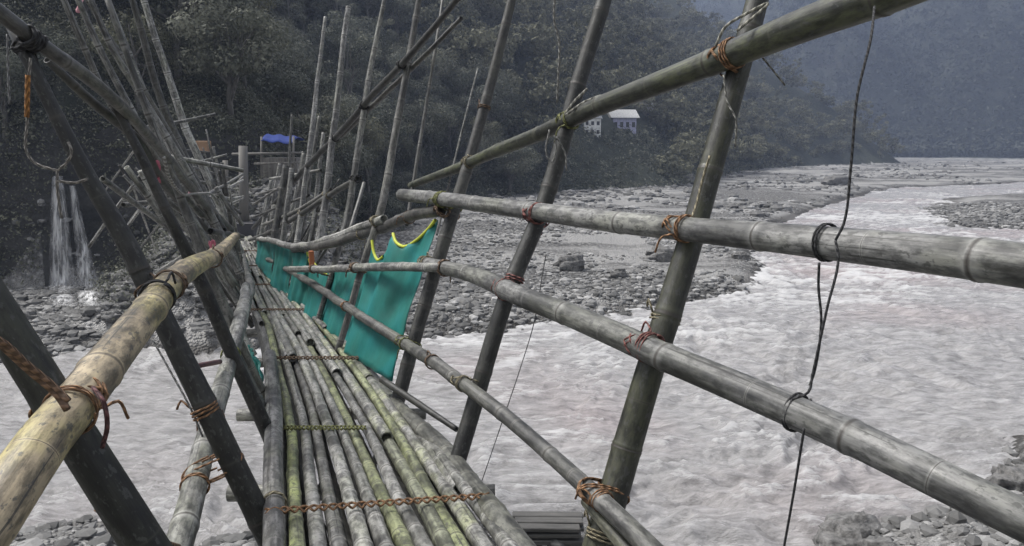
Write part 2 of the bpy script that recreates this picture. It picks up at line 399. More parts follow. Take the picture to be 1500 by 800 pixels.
p, s = scatter(9000, 70, 330, -10, 40, lambda x, y: (sdist(x, y, farland) > -.5) & (sdist(x, y, hillfoot) < 1) & (fbm(x*.06, y*.06, 3, 95) > 0), .12, .8)
stones('distant_boulders', p, s, 'scattered boulders on the distant gravel flats upstream')
p, s = scatter(9000, 50, 95, 22, 40, lambda x, y: (sdist(x, y, island) > -1.5), .12, .35)
stones('gravel_island_pebbles', p, s, 'pebbles of the low gravel island in the pale river')
p, s = scatter(15000, 7, 19, -60, 60, lambda x, y: (sdist(x, y, nearland) > -.3), .035, .20)
stones('near_bank_rubble', p, s, 'dark broken rubble of the near bank at the bottom of the view', I1)
# landing mound rubble
a = rng.uniform(0, 6.28, 6000); r = rng.uniform(0, 9.5, 6000); x = -10.4+np.cos(a)*r; y = 30.3+np.sin(a)*r; z = height(x, y); k = (sdist(x, y, hillfoot) < .5) & (z > -.1)
stones('landing_rubble', np.stack([x, y, z], 1)[k], (.05+.26*rng.random(6000)**2.5)[k], 'grey stones heaped up as the landing at the far bridge end', tone=.55)

def boulder(px, py, wpx, label, zoff=.1, flat=.6, Y=None, seed=0, col=STONE):
    c = hit(px, py+wpx*.25, 9) if Y is None else P(px, py, Y)
    r = wpx/2/F*c.y*1.02
    v, f = I3; v = v.copy()
    nse = fbm(v[:, 0]*1.3+seed*7, v[:, 1]*1.3+v[:, 2]*1.7, 4, seed)*.55
    v = v*(1+nse[:, None])
    q_ = np.round(v*2.2)/2.2; v = v*.5+q_*.5; v = v*(1+.10*fbm(v[:, 0]*6+seed, v[:, 1]*6+v[:, 2]*7, 3, seed+3)[:, None])
    v = v*np.array([1, .8, flat])*r+np.array(c)+np.array([0, 0, r*flat*zoff])
    o = mesh_obj('boulder', v, f, col, smooth=True, loc=tuple(c)); tag(o, label, 'boulder', 'boulders on the river banks')
    return o
boulder(1245, 775, 105, 'large angular grey boulder at the water edge bottom right', .3, .62, seed=3)
boulder(1490, 690, 90, 'dark rock at the right edge of the picture beyond the low rail', .2, .6, seed=4)
boulder(1290, 800, 60, 'broken dark stone in front of the large angular boulder', .4, .7, seed=5)
boulder(968, 368, 48, 'rounded grey boulder on the gravel bar just left of the big upright pole', .3, .6, seed=6)
boulder(838, 385, 40, 'pale blocky stone on the gravel bar below the middle rail', .4, .8, seed=7)
boulder(905, 398, 24, 'small grey stone between the pale blocky stone and the upright pole', .3, .7, seed=8)
boulder(1085, 372, 26, 'small boulder near the tip of the gravel bar at the water', .3, .6, seed=9)
boulder(700, 402, 24, 'small boulder between the second and third upright poles on the bar', .3, .6, seed=10)
boulder(1010, 262, 26, 'pale boulder at the forest foot on the upstream flats', .4, .6, seed=11)
boulder(1225, 262, 34, 'low dark rock mound where the flats meet the pale river', .4, .5, seed=12)
boulder(40, 462, 34, 'grey boulder below the cliff left of the waterfall', .3, .7, seed=13)
boulder(165, 462, 28, 'small boulder below the cliff right of the waterfall', .3, .7, seed=14)

# ------------------------------------------------------------------ trees
def tube_np(pts, rad, ns=8, cap=True):
    pts = np.asarray(pts, float); n = len(pts); T = np.gradient(pts, axis=0); T /= np.linalg.norm(T, axis=1)[:, None]+1e-12
    ref = np.array([0, 0, 1.]) if abs(T[0][2]) < .9 else np.array([1., 0, 0])
    u = np.cross(T[0], ref); u /= np.linalg.norm(u); vs = []
    for i in range(n):
        u = u-T[i]*np.dot(u, T[i]); u /= np.linalg.norm(u)+1e-12; w = np.cross(T[i], u)
        a = np.linspace(0, 2*np.pi, ns, endpoint=False)
        vs.append(pts[i]+rad[i]*(np.cos(a)[:, None]*u+np.sin(a)[:, None]*w))
    vs = np.concatenate(vs); fs = []
    for i in range(n-1):
        for k in range(ns):
            fs.append((i*ns+k, i*ns+(k+1) % ns, (i+1)*ns+(k+1) % ns, (i+1)*ns+k))
    return vs, fs
def leaves(cent, crad, per, size, flat=.75):
    """leaf-sized quads spread in clumps"""
    n = len(cent)*per; c = np.repeat(cent, per, 0); rr = np.repeat(crad, per)
    d = rng.normal(size=(n, 3)); d /= np.linalg.norm(d, axis=1)[:, None]
    p_ = c+d*(rr*rng.uniform(.35, 1.05, n)**.6)[:, None]*np.array([1, 1, flat])
    nn = d*1.5+rng.normal(size=(n, 3))*.38+np.array([0, 0, .35]); nn /= np.linalg.norm(nn, axis=1)[:, None]
    a = np.cross(nn, rng.normal(size=(n, 3))); a /= np.linalg.norm(a, axis=1)[:, None]; b_ = np.cross(nn, a)
    s_ = (np.repeat(size, per) if np.ndim(size) else size)*rng.uniform(.5, 1.3, n); s_ = s_[:, None]
    V_ = np.stack([p_+a*s_, p_+b_*s_*.45, p_-a*s_*.9, p_-b_*s_*.45], 1).reshape(-1, 3)
    tint = np.repeat(np.clip(np.repeat(rng.uniform(.1, .9, len(cent)), per)+rng.normal(0, .16, n), 0, 1), 4)
    return V_, np.arange(n*4).reshape(-1, 4), tint
def tree_proto(H, Wd, kind, lm, lsz, per):
    nc = 26 if kind != 'tall' else 20
    if kind == 'round':
        c = rng.normal(size=(nc, 3)); c /= np.linalg.norm(c, axis=1)[:, None]; c *= rng.uniform(.45, 1, nc)[:, None]
        c = c*np.array([Wd/2, Wd/2, H*.30])+np.array([0, 0, H*.66]); cr = rng.uniform(.12, .24, nc)*Wd
    elif kind == 'tall':
        z = np.linspace(.3, 1, nc); w = Wd*.42*np.sin(np.pi*np.clip(1.15-z, 0, 1))**.7
        a = rng.uniform(0, 6.28, nc); c = np.stack([np.cos(a)*w, np.sin(a)*w, z*H], 1); cr = rng.uniform(.14, .26, nc)*Wd
    else:
        a = rng.uniform(0, 6.28, nc); r = rng.uniform(.1, 1, nc)**.5*Wd/2
        c = np.stack([np.cos(a)*r, np.sin(a)*r, H*(.25+.6*rng.random(nc))*(1-.35*r/Wd*2)], 1); cr = rng.uniform(.12, .22, nc)*Wd
    LV, LF, T = leaves(c, cr, per, lsz)
    tp = [np.array([0, 0, -.8]), np.array([.1, 0, H*.25]), np.array([-.15, .1, H*.5]), np.array([.1, .1, H*.8])]
    tv, tf = tube_np(tp, [Wd*.035, Wd*.028, Wd*.02, Wd*.008], 7); off = len(tv); TV = [tv]; TF = list(tf)
    for k in range(0, nc, 2):
        st = np.array([0, 0, H*rng.uniform(.2, .5)]); m_ = (st+c[k])/2+rng.normal(size=3)*.15*Wd/4
        v, f = tube_np([st, m_, c[k]], [Wd*.014, Wd*.009, Wd*.004], 5); TF += [tuple(i+off for i in x) for x in f]; TV.append(v); off += len(v)
    return (LV, LF, T, lm), (np.concatenate(TV), TF)
KINDS = [
 ('broadleaf_tree', 7.5, 6.0, 'round', LEAF, .12, 260, 'dark rounded broadleaf tree on the steep slope behind the bridge'),
 ('broadleaf_tree', 6.0, 5.5, 'round', LEAF2, .12, 240, 'paler grey green rounded tree among the darker ones on the slope'),
 ('slender_tree', 9.5, 3.8, 'tall', LEAF, .115, 260, 'tall narrow dark tree rising above the slope scrub'),
 ('slender_tree', 8.0, 3.6, 'tall', LEAF2, .115, 240, 'tall narrow pale tree on the forested slope'),
 ('spreading_bush', 3.2, 4.6, 'bush', LEAF, .095, 220, 'dark spreading bush at the foot of the forest slope'),
 ('spreading_bush', 2.8, 4.2, 'bush', LEAF2, .095, 220, 'pale spreading bush at the foot of the forest slope')]
protos = []
for nm, H, Wd, kd, lm, ls, per, lab in KINDS:
    (LV, LF, T, lm), (tv, tf) = tree_proto(H, Wd, kd, lm, ls, per)
    cm = mesh_obj('crown', LV, LF, lm, smooth=False, link=False, attrs={'tint': ('FLOAT', T)})
    tm = mesh_obj('trunk', tv, tf, BARK, link=False)
    protos.append((nm, lab, cm.data, tm.data, H))
HOUSES = [(868, 178, 26, 34), (915, 172, 44, 34), (952, 160, 60, 22)]
def poisson(rmax_tries, amin, amax, rmin, rmax, spacing):
    pts = []
    cell = {}
    for _ in range(rmax_tries):
        a = math.radians(random.uniform(amin, amax)); r = math.exp(random.uniform(math.log(rmin), math.log(rmax)))
        x, y = math.sin(a)*r, math.cos(a)*r; sp_ = spacing(r); k = (int(x//3), int(y//3)); ok = True
        for dx in (-1, 0, 1, -2, 2):
            for dy in (-1, 0, 1, -2, 2):
                for q_ in cell.get((k[0]+dx, k[1]+dy), ()):
                    if (q_[0]-x)**2+(q_[1]-y)**2 < sp_*sp_: ok = False; break
        if ok: pts.append((x, y)); cell.setdefault(k, []).append((x, y))
    return np.array(pts)
cand = poisson(60000, -45, 36, 30, 330, lambda r: 2.2+r*.008)
dH = sdist(cand[:, 0], cand[:, 1], hillfoot); zz = height(cand[:, 0], cand[:, 1])
k = (dH > .6) & (zz < cand[:, 1]*.235+12) & (sdist(cand[:, 0], cand[:, 1], mtfoot) < 0)
cand, zz, dH = cand[k], zz[k], dH[k]
def px_of(x, y, z):
    dx, dy, dz = x, y, z-CAMZ; d = dy*cp-dz*sp; u = dy*sp+dz*cp
    return 750+F*dx/d, 400-F*u/d
HY = hit(915, 190).y+9
keep = []
for (x, y), z, d in zip(cand, zz, dH):
    ok = True
    for (hx, hy, hw, hh) in HOUSES:
        for top in (0, 2, 4, 6, 8):
            a, b = px_of(x, y, z+top)
            if abs(a-hx) < hw*.5+26 and abs(b-hy) < hh*.5+6 and y < HY: ok = False
    a, b = px_of(x, y, z)
    if x < -11 and y < 36 and a > 20 and a < 175 and d < 4: ok = False      # bare cliff round the waterfall
    if (x+10.2)**2/1.5+(y-31)**2 < 30: ok = False                             # landing clearing
    if a < -160 or a > 1500: ok = False
    if y > 250 and x < 60 and d > 60: ok = False
    keep.append(ok)
keep = np.array(keep); cand, zz, dH = cand[keep], zz[keep], dH[keep]
order = np.argsort(cand[:, 0]**2+cand[:, 1]**2); cand, zz, dH = cand[order], zz[order], dH[order]
NTREE = 170
print('TREES', len(cand))
for i in range(min(NTREE, len(cand))):
    x, y = cand[i]; d = dH[i]
    ki = random.choice([4, 4, 5, 0, 1] if d < 3 else [0, 0, 1, 2, 3, 0, 4, 1])
    nm, lab, cm, tm, H = protos[ki]
    s_ = random.uniform(.72, 1.2)*(.85 if y < 45 else 1)
    g_ = {0: 'dark broadleaf trees on the slope', 1: 'pale broadleaf trees on the slope', 2: 'dark slender trees on the slope', 3: 'pale slender trees on the slope', 4: 'dark bushes at the slope foot', 5: 'pale bushes at the slope foot'}[ki]
    e = thing(nm, lab, 'bush' if ki > 3 else 'tree', (x, y, zz[i]-.25), g_)
    e.rotation_euler = (random.uniform(-.08, .08), random.uniform(-.08, .08), random.uniform(0, 6.28)); e.scale = (s_, s_, s_*random.uniform(.85, 1.15))
    for nm2, me in (('crown', cm), ('trunk', tm)):
        c = bpy.data.objects.new(nm2, me); COL.objects.link(c); c.parent = e
# the rest of the wood, one mass
rest = list(range(NTREE, len(cand)))
VV, FF, TT, offs = [], [], [], 0
lods = []
for kd, H, Wd in (('round', 7.5, 6.2), ('round', 6, 5.6), ('tall', 9.5, 4), ('bush', 4, 5)):
    (LV, LF, T, _), (tv, tf) = tree_proto(H, Wd, kd, LEAF, .30, 34); lods.append((LV, LF, T))
for i in rest:
    x, y = cand[i]; LV, LF, T = random.choice(lods); s_ = random.uniform(.8, 1.35); a = random.uniform(0, 6.28)
    M_ = np.array([[math.cos(a), -math.sin(a), 0], [math.sin(a), math.cos(a), 0], [0, 0, 1]])*s_
    VV.append(LV@M_.T+np.array([x, y, zz[i]-.3])); FF.append(LF+offs); offs += len(LV); TT.append(np.clip(T+random.uniform(-.25, .25), 0, 1))
fo = mesh_obj('forest', np.concatenate(VV), np.concatenate(FF), LEAF, smooth=False, kind='stuff', attrs={'tint': ('FLOAT', np.concatenate(TT))})
tag(fo, 'dense dark forest covering the hill on the far bank', 'forest')
# scrub on the slope and cliff
a = np.radians(rng.uniform(-44, 34, 60000)); r = np.exp(rng.uniform(np.log(29), np.log(230), 60000)); x, y = np.sin(a)*r, np.cos(a)*r
d = sdist(x, y, hillfoot); z = height(x, y); pxs, pys = px_of(x, y, z)
k = ~((np.abs(pxs-912) < 75) & (pys > 150) & (pys < 190)) & ((d > .1) | (((x+10.4)**2+(y-30.3)**2 < 30) & (np.abs(x+9.6) > 1.0))) & (z < y*.2+10) & (fbm(x*.3, y*.3, 3, 99) > -.3) & ~((pxs > 60) & (pxs < 150) & (pys > 255) & (y < 36))
x, y, z = x[k][:26000], y[k][:26000], z[k][:26000]
LV, LF, T = leaves(np.stack([x, y, z+.1], 1), rng.uniform(.3, .8, len(x))*(1+y/75), 14, np.clip(y*.0022, .065, .4))
tag(mesh_obj('undergrowth', LV, LF, LEAF, smooth=False, kind='stuff', attrs={'tint': ('FLOAT', T)}), 'low scrub and weeds covering the steep slope between the trees', 'undergrowth')
a = np.radians(rng.uniform(-46, -6, 22000)); r = rng.uniform(29, 60, 22000); x, y = np.sin(a)*r, np.cos(a)*r
d = sdist(x, y, hillfoot); z = height(x, y); pxs, pys = px_of(x, y, z)
k = (d > .2) & (z < y*.2+9) & (fbm(x*.25, y*.25, 3, 101) > -.22) & ~((pxs > 66) & (pxs < 146) & (pys > 258) & (y < 36)); x, y, z = x[k][:9000], y[k][:9000], z[k][:9000]
LV, LF, T = leaves(np.stack([x, y, z+.15], 1), rng.uniform(.25, .7, len(x)), 18, .085)
tag(mesh_obj('undergrowth', LV, LF, LEAF, smooth=False, kind='stuff', attrs={'tint': ('FLOAT', T)}), 'leafy creepers and ferns on the cliff and slope at the left', 'undergrowth')
# woods on the far mountains
a = np.radians(rng.uniform(2, 38, 60000)); r = np.exp(rng.uniform(np.log(270), np.log(1100), 60000)); x, y = np.sin(a)*r, np.cos(a)*r
k = sdist(x, y, mtfoot)+fbm(x*.004, y*.004, 4, 41)*120 > 3; x, y, r = x[k], y[k], r[k]; z = height(x, y)
LV, LF, T = leaves(np.stack([x, y, z+3], 1), rng.uniform(3, 6.5, len(x)), 10, 1.25)
T = np.clip(T*.3+.22+np.repeat(fbm(x*.012, y*.012, 3, 66), 40)*.9, 0, 1)  # slow noise in the tint paints ridge shading into the leaf colour
tag(mesh_obj('mountain_forest', LV, LF, LEAFM, smooth=False, kind='stuff', attrs={'tint': ('FLOAT', T)}), 'hazy forest cover of the distant blue mountainside', 'forest')

# ------------------------------------------------------------------ waterfall on the left cliff
m_, n_, b_ = mat('falling_water')
f_ = noise(n_, vscale(n_, N(n_, 'ShaderNodeTexCoord').outputs['Object'], (3.6, 3.6, .35)), 1.5, 4, .55)
n_.links.new(ramp(n_, f_, [(.35, (.32, .32, .32)), (.6, (.7, .7, .7))]).outputs[0], b_.inputs['Base Color'])
e_ = N(n_, 'ShaderNodeAttribute', attribute_name='edge').outputs['Fac']; mm_ = N(n_, 'ShaderNodeMath', operation='MULTIPLY'); n_.links.new(ramp(n_, f_, [(.30, (.15, .15, .15)), (.66, (.9, .9, .9))]).outputs[0], mm_.inputs[0]); n_.links.new(e_, mm_.inputs[1]); n_.links.new(mm_.outputs[0], b_.inputs['Alpha']); b_.inputs['Roughness'].default_value = .5
def fall(name, pts, label):
    VVf, Ff = [], []
    n = 60; cols = 15
    for i in range(n):
        t = i/(n-1); k = min(int(t*(len(pts)-1)), len(pts)-2); u = t*(len(pts)-1)-k
        px, py, w = [pts[k][j]*(1-u)+pts[k+1][j]*u for j in range(3)]
        yc = min(hit(px+q_*w, py, 26, 45).y for q_ in (-.5, -.25, 0, .25, .5))
        VVf.append([(px+(j/(cols-1)-.5)*w, py, yc-.10-.16*math.cos((j/(cols-1)-.5)*3.1)-.05*math.sin(j*2.4)) for j in range(cols)])
    ys_ = [r[0][2] for r in VVf]
    for i in range(1, n): ys_[i] = min(ys_[i], ys_[i-1]*.7+ys_[i]*.3)
    out_ = [tuple(P(x, y, yy-r[0][2]+ys_[i])) for i, r in enumerate(VVf) for x, y, yy in r]
    for i in range(n-1):
        for j in range(cols-1): Ff.append((i*cols+j, i*cols+j+1, (i+1)*cols+j+1, (i+1)*cols+j))
    ed = [max(0, 1-abs(j/(cols-1)-.5)*2)**.6*min(1, (n-i)/6+.3) for i in range(n) for j in range(cols)]
    return mesh_obj(name, out_, Ff, m_, kind='structure', attrs={'edge': ('FLOAT', ed)})
fall('waterfall', [(84, 258, 16), (86, 300, 24), (88, 350, 32), (90, 400, 38), (92, 448, 44)], '')
fall('waterfall', [(106, 272, 10), (113, 320, 16), (121, 360, 22), (127, 400, 30), (133, 448, 38)], '')

# ------------------------------------------------------------------ far buildings
def box(v0, v1):
    (x0, y0, z0), (x1, y1, z1) = v0, v1
    v = [(x0, y0, z0), (x1, y0, z0), (x1, y1, z0), (x0, y1, z0), (x0, y0, z1), (x1, y0, z1), (x1, y1, z1), (x0, y1, z1)]
    return v, [(0, 3, 2, 1), (4, 5, 6, 7), (0, 1, 5, 4), (1, 2, 6, 5), (2, 3, 7, 6), (3, 0, 4, 7)]
def boxes(name, L, m, parent, loc=None):
    V_, F_ = [], []
    for a, b in L:
        v, f = box(a, b); F_ += [tuple(i+len(V_) for i in x) for x in f]; V_ += v
    o = mesh_obj(name, V_, F_, m, smooth=False); o.parent = parent; o.location = loc or (0, 0, 0); return o
WHITE = simple('limewash', (.75, .75, .73), .8, .25, 1.5); DARKG = simple('dark_opening', (.03, .03, .035), .3)
ROOFG = simple('grey_tin', (.30, .30, .30), .5, .3, 2, .01, (8, 1, 1)); ROOFW = simple('pale_tin', (.36, .36, .355), .6, .45, 2.5, .01, (7, 1, 1))
BLUEP = simple('blue_paint', (.36, .36, .50), .6, .3, 3); BROWN = simple('brown_board', (.17, .15, .13), .8, .3, 4)
def house(px, py, Y, w, h, dpt, label, wallm, roofm, rows=1, nwin=3, over=.35, rise=.5, rot=.15):
    g0 = hit(px, py+h/2/Y*F); Y = g0.y; c = P(px, py, Y); print('HOUSE', Y); e = thing('hillside_house', label, 'house', (c.x, c.y, c.z-h/2)); e.rotation_euler.z = rot
    boxes('wall', [((-w/2, 0, -.8), (w/2, dpt, h))], wallm, e)
    V_ = [(-w/2-over, -over, h), (w/2+over, -over, h), (w/2+over, dpt+over, h), (-w/2-over, dpt+over, h), (-w/2-over, dpt/2, h+rise), (w/2+over, dpt/2, h+rise)]
    V_ += [(a, b, c_-.08) for a, b, c_ in V_[:4]]
    F_ = [(0, 1, 5, 4), (2, 3, 4, 5), (1, 2, 5), (3, 0, 4), (6, 9, 8, 7), (0, 6, 7, 1), (1, 7, 8, 2), (2, 8, 9, 3), (3, 9, 6, 0)]
    r_ = mesh_obj('roof', V_, F_, roofm, smooth=False); r_.parent = e
    for i in range(rows):
        for j in range(nwin):
            x = -w/2+w*(j+.5)/nwin; z = h*(i+.35)/rows; ww = w/nwin*.26; hh = h/rows*.22
            boxes('window', [((x-ww, -.04, z-hh+.1), (x+ww, -.002, z+hh+.1))], DARKG, e)
    return e
house(868, 186, 112, 2.6, 2.6, 3, 'small white house with dark windows in the forest, left of its neighbour', WHITE, ROOFG, 2, 3, .2, .9)
house(915, 181, 116, 4.0, 1.9, 4, 'house with blue and white front and pale tin roof in the forest', BLUEP, ROOFW, 1, 4, .45, 1.4)
house(955, 168, 122, 5.6, 1.4, 4, 'low brown house with long grey roof, rightmost of the forest houses', BROWN, ROOFG, 1, 4, .5, 1.6)

# ------------------------------------------------------------------ bamboo
def bez(ctrl, rads, step=.04):
    """centripetal smooth curve through control points (world) with radii"""
    C_ = [Vector(c) for c in ctrl]; n = len(C_); out_, rr = [], []
    for i in range(n-1):
        p0 = C_[i-1] if i > 0 else C_[i]*2-C_[i+1]; p1 = C_[i]; p2 = C_[i+1]; p3 = C_[i+2] if i+2 < n else C_[i+1]*2-C_[i]
        L = (p2-p1).length; m = max(2, int(L/step)); l0 = max((p1-p0).length, 1e-6); l2 = max((p3-p2).length, 1e-6)
        m1 = ((p1-p0)/l0+(p2-p1)/L)*.5*L; m2 = ((p2-p1)/L+(p3-p2)/l2)*.5*L
        for k in range(m):
            t = k/m; t2 = t*t; t3 = t2*t
            out_.append(p1*(2*t3-3*t2+1)+m1*(t3-2*t2+t)+p2*(-2*t3+3*t2)+m2*(t3-t2)); rr.append(rads[i]*(1-t)+rads[i+1]*t)
    out_.append(C_[-1]); rr.append(rads[-1])
    return out_, rr
def resample(pts, rr, S_):
    P_ = np.array([p[:] for p in pts]); d = np.concatenate([[0], np.cumsum(np.linalg.norm(np.diff(P_, axis=0), axis=1))])
    return np.stack([np.interp(S_, d, P_[:, i]) for i in range(3)], 1), np.interp(S_, d, rr), d[-1]
GREY = (.235, .231, .22); PALE = (.31, .306, .29); DARK = (.032, .032, .028); OLIVE = (.20, .205, .12); TAN = (.33, .27, .18); BROWNB = (.20, .165, .12); MID = (.22, .215, .195)
def bamboo(name, ctrl, rads, parent, color=GREY, inter=.42, phase=None, ns=18, jit=1.0, hollow=True, green=.22, ring=1.0):
    pts, rr = bez(ctrl, rads)
    _, _, L = resample(pts, rr, np.array([0.]))
    nodes = []; s = (random.random() if phase is None else phase)*inter
    while s < L:
        nodes.append(s); s += inter*random.uniform(.82, 1.18)
    bulge = [(-.05, 0), (-.018, .008), (-.007, .045), (-.002, .07), (.0015, .02), (.006, .06), (.014, .022), (.05, 0)]
    S_ = set([0, L]); prof = {}
    for nd_ in nodes:
        for o_, b_ in bulge:
            s_ = nd_+o_
            if 0 < s_ < L: S_.add(round(s_, 5)); prof[round(s_, 5)] = b_
    for s_ in np.arange(0, L, .11): S_.add(round(float(s_), 5))
    S_ = np.array(sorted(S_)); keep_ = np.concatenate([[True], np.diff(S_) > .0012]); S_ = S_[keep_]
    C_, rad, _ = resample(pts, rr, S_)
    # slight bend at every node, as bamboo has
    offs_ = np.zeros_like(C_)
    if jit and nodes:
        ks = np.array([-1]+nodes+[L+1]); rn = float(np.mean(rads))
        for ax in range(3): offs_[:, ax] = np.interp(S_, ks, np.concatenate([[0], rng.normal(0, rn*.10*jit, len(nodes)), [0]]))
    C_ = C_+offs_
    nodes_a = np.array(nodes if nodes else [1e3])
    T = np.gradient(C_, axis=0); T /= np.linalg.norm(T, axis=1)[:, None]+1e-12
    ref = np.array([0, 0, 1.]) if abs(T[0][2]) < .9 else np.array([1., 0, 0]); u = np.cross(T[0], ref); u /= np.linalg.norm(u)
    th = np.linspace(0, 2*np.pi, ns, endpoint=False); VV_, BC, ND = [], [], []
    ov = rng.uniform(-.03, .03)
    ndist = S_[:, None]-nodes_a[None]; kk = np.abs(ndist).argmin(1); ndist = ndist[np.arange(len(S_)), kk]
    for i in range(len(S_)):
        u = u-T[i]*np.dot(u, T[i]); u /= np.linalg.norm(u)+1e-12; w = np.cross(T[i], u)
        r_ = rad[i]*(1+prof.get(S_[i], 0)*ring); r_ = r_*(1+ov*np.cos(2*th))
        VV_.append(C_[i]+(r_*np.cos(th))[:, None]*u+(r_*np.sin(th))[:, None]*w)
        BC.append(np.stack([np.cos(th)*rad[i], np.sin(th)*rad[i], np.full(ns, S_[i])], 1)); ND.append(np.full(ns, ndist[i]))
    nring = len(S_)
    def extra(i, f, dz):      # rings that close an open end: wall thickness, then a recessed inside
        cc = C_[i]; c0 = VV_[i]; VV_.append(cc+(c0-cc)*f+T[i]*dz); BC.append(BC[i]); ND.append(np.full(ns, .3))
    rings = list(range(nring))
    if hollow:
        extra(nring-1, .78, 0); extra(nring-1, .74, -.05); extra(0, .78, 0); extra(0, .74, .05)
    V_ = np.concatenate(VV_); F_ = []
    ii = np.arange(ns); jj = (ii+1) % ns
    for i in range(nring-1): F_ += list(zip((i*ns+ii).tolist(), (i*ns+jj).tolist(), ((i+1)*ns+jj).tolist(), ((i+1)*ns+ii).tolist()))
    if hollow:
        e = [nring-1, nring, nring+1]
        for a, b in zip(e, e[1:]): F_ += list(zip((a*ns+ii).tolist(), (a*ns+jj).tolist(), (b*ns+jj).tolist(), (b*ns+ii).tolist()))
        F_.append(tuple(((nring+1)*ns+ii).tolist()))
        e = [0, nring+2, nring+3]
        for a, b in zip(e, e[1:]): F_ += list(zip((b*ns+ii).tolist(), (b*ns+jj).tolist(), (a*ns+jj).tolist(), (a*ns+ii).tolist()))
        F_.append(tuple(((nring+3)*ns+ii[::-1]).tolist()))
    else:
        F_.append(tuple(((nring-1)*ns+ii).tolist())); F_.append(tuple(ii[::-1].tolist()))
    o = mesh_obj(name, V_, F_, BAM, parent=parent, loc=tuple(C_[0]), attrs={'bc': ('FLOAT_VECTOR', np.concatenate(BC)), 'nd': ('FLOAT', np.concatenate(ND))})
    k = random.uniform(.88, 1.12); o.color = (color[0]*k, color[1]*k, color[2]*k, green)
    return o
def line(pts, Ya, Yb):
    """photo points (px, py, radius px) on one pole whose ends lie Ya and Yb metres ahead -> world points and radii"""
    d = [0]
    for a, b in zip(pts, pts[1:]): d.append(d[-1]+math.hypot(b[0]-a[0], b[1]-a[1]))
    W_, R2 = [], []
    for (px, py, rp), dd in zip(pts, d):
        Y = 1/((1/Ya)*(1-dd/d[-1])+(1/Yb)*dd/d[-1]); p_ = P(px, py, Y); W_.append(p_)
        dep = p_.y*cp-(p_.z-CAMZ)*sp; R2.append(rp/F*dep)
    return W_, R2
def lineY(pts):
    W_, R2 = [], []
    for px, py, rp, Y in pts:
        p_ = P(px, py, Y); W_.append(p_); dep = p_.y*cp-(p_.z-CAMZ)*sp; R2.append(rp/F*dep)
    return W_, R2
def rope(name, pts, r, parent, color, ns=7, step=.012, pitch=.035, strands=False):
    P_, rr = bez(pts, [r]*len(pts), step); P_ = np.array([p_[:] for p_ in P_])
    d = np.concatenate([[0], np.cumsum(np.linalg.norm(np.diff(P_, axis=0), axis=1))])
    V_, F_ = tube_np(P_, [r]*len(P_), ns); th = np.linspace(0, 2*np.pi, ns, endpoint=False)
    n = len(P_); F_ = list(F_)+[tuple(range(ns))[::-1], tuple((n-1)*ns+k for k in range(ns))]
    BC = np.stack([np.tile(np.cos(th)*r, n), np.tile(np.sin(th)*r, n), np.repeat(d, ns)], 1)
    ND = np.repeat(d, ns)*2*np.pi/pitch+np.tile(th, n)*1.0
    return V_, F_, BC, ND
def rope_obj(name, chains, parent, color, r=.004, pitch=.03, loc=None):
    VV_, FF_, BB, NN, off = [], [], [], [], 0
    for c in chains:
        V_, F_, B_, N_ = rope(name, c, r, parent, color, pitch=pitch)
        FF_ += [tuple(i+off for i in f) for f in F_]; off += len(V_); VV_.append(V_); BB.append(B_); NN.append(N_)
    o = mesh_obj(name, np.concatenate(VV_), FF_, ROPE, parent=parent, loc=tuple(chains[0][0]) if loc is None else loc,
                 attrs={'bc': ('FLOAT_VECTOR', np.concatenate(BB)), 'nd': ('FLOAT', np.concatenate(NN))})
    o.color = (*color, 1); return o
CANE = (.34, .185, .09); CANED = (.20, .13, .08); CANEL = (.33, .29, .19); REDR = (.26, .10, .085); GREENR = (.24, .25, .09); BLACKR = (.035, .035, .037)
def wraps(c, axis, R_, turns, r, spread=.02):
    """a coil round one pole"""
    axis = Vector(axis).normalized(); u = axis.orthogonal().normalized(); w = axis.cross(u); pts = []
    n = int(turns*14); ph = random.uniform(0, 6.28)
    for i in range(n+1):
        a = ph+i/14*2*math.pi; q_ = (i/n-.5)*spread+random.uniform(-.002, .002)
        pts.append(Vector(c)+axis*q_+(u*math.cos(a)+w*math.sin(a))*(R_+r*.8+random.uniform(0, .0025)))
    tip = pts[-1]; pts += [tip+(tip-Vector(c))*.5+axis*.03, tip+(tip-Vector(c))*.7+axis*.05+Vector((0, 0, -.05))]
    return pts
def cross(cA, dA, rA, cB, dB, rB, loops, r):
    """diagonal loops round two crossing poles A (near) and B"""
    dA = Vector(dA).normalized(); dB = Vector(dB).normalized()
    if dA.dot(dB) < 0: dB = -dB
    nrm = dA.cross(dB).normalized(); mid = (Vector(cA)+Vector(cB))/2; half = abs((Vector(cA)-Vector(cB)).dot(nrm))/2
    out_ = []
    for L in range(loops):
        e = (dA+dB).normalized() if L % 2 == 0 else (dA-dB).normalized()
        e = (e+dA*random.uniform(-.12, .12)).normalized(); sd_ = nrm.cross(e).normalized(); o_ = sd_*random.uniform(-1, 1)*rA*.35
        hx = max(rA, rB)*1.02; hz = half+max(rA, rB)*.97+r
        pts = []
        for i in range(19):
            a = i/18*2*math.pi*1.0; ca, sa = math.cos(a), math.sin(a)
            x = math.copysign(abs(ca)**.8, ca)*hx; z_ = math.copysign(abs(sa)**.9, sa)*hz
            pts.append(mid+o_+e*x+nrm*z_+sd_*(i/18-.5)*r*3)
        out_.append(pts)
    return out_
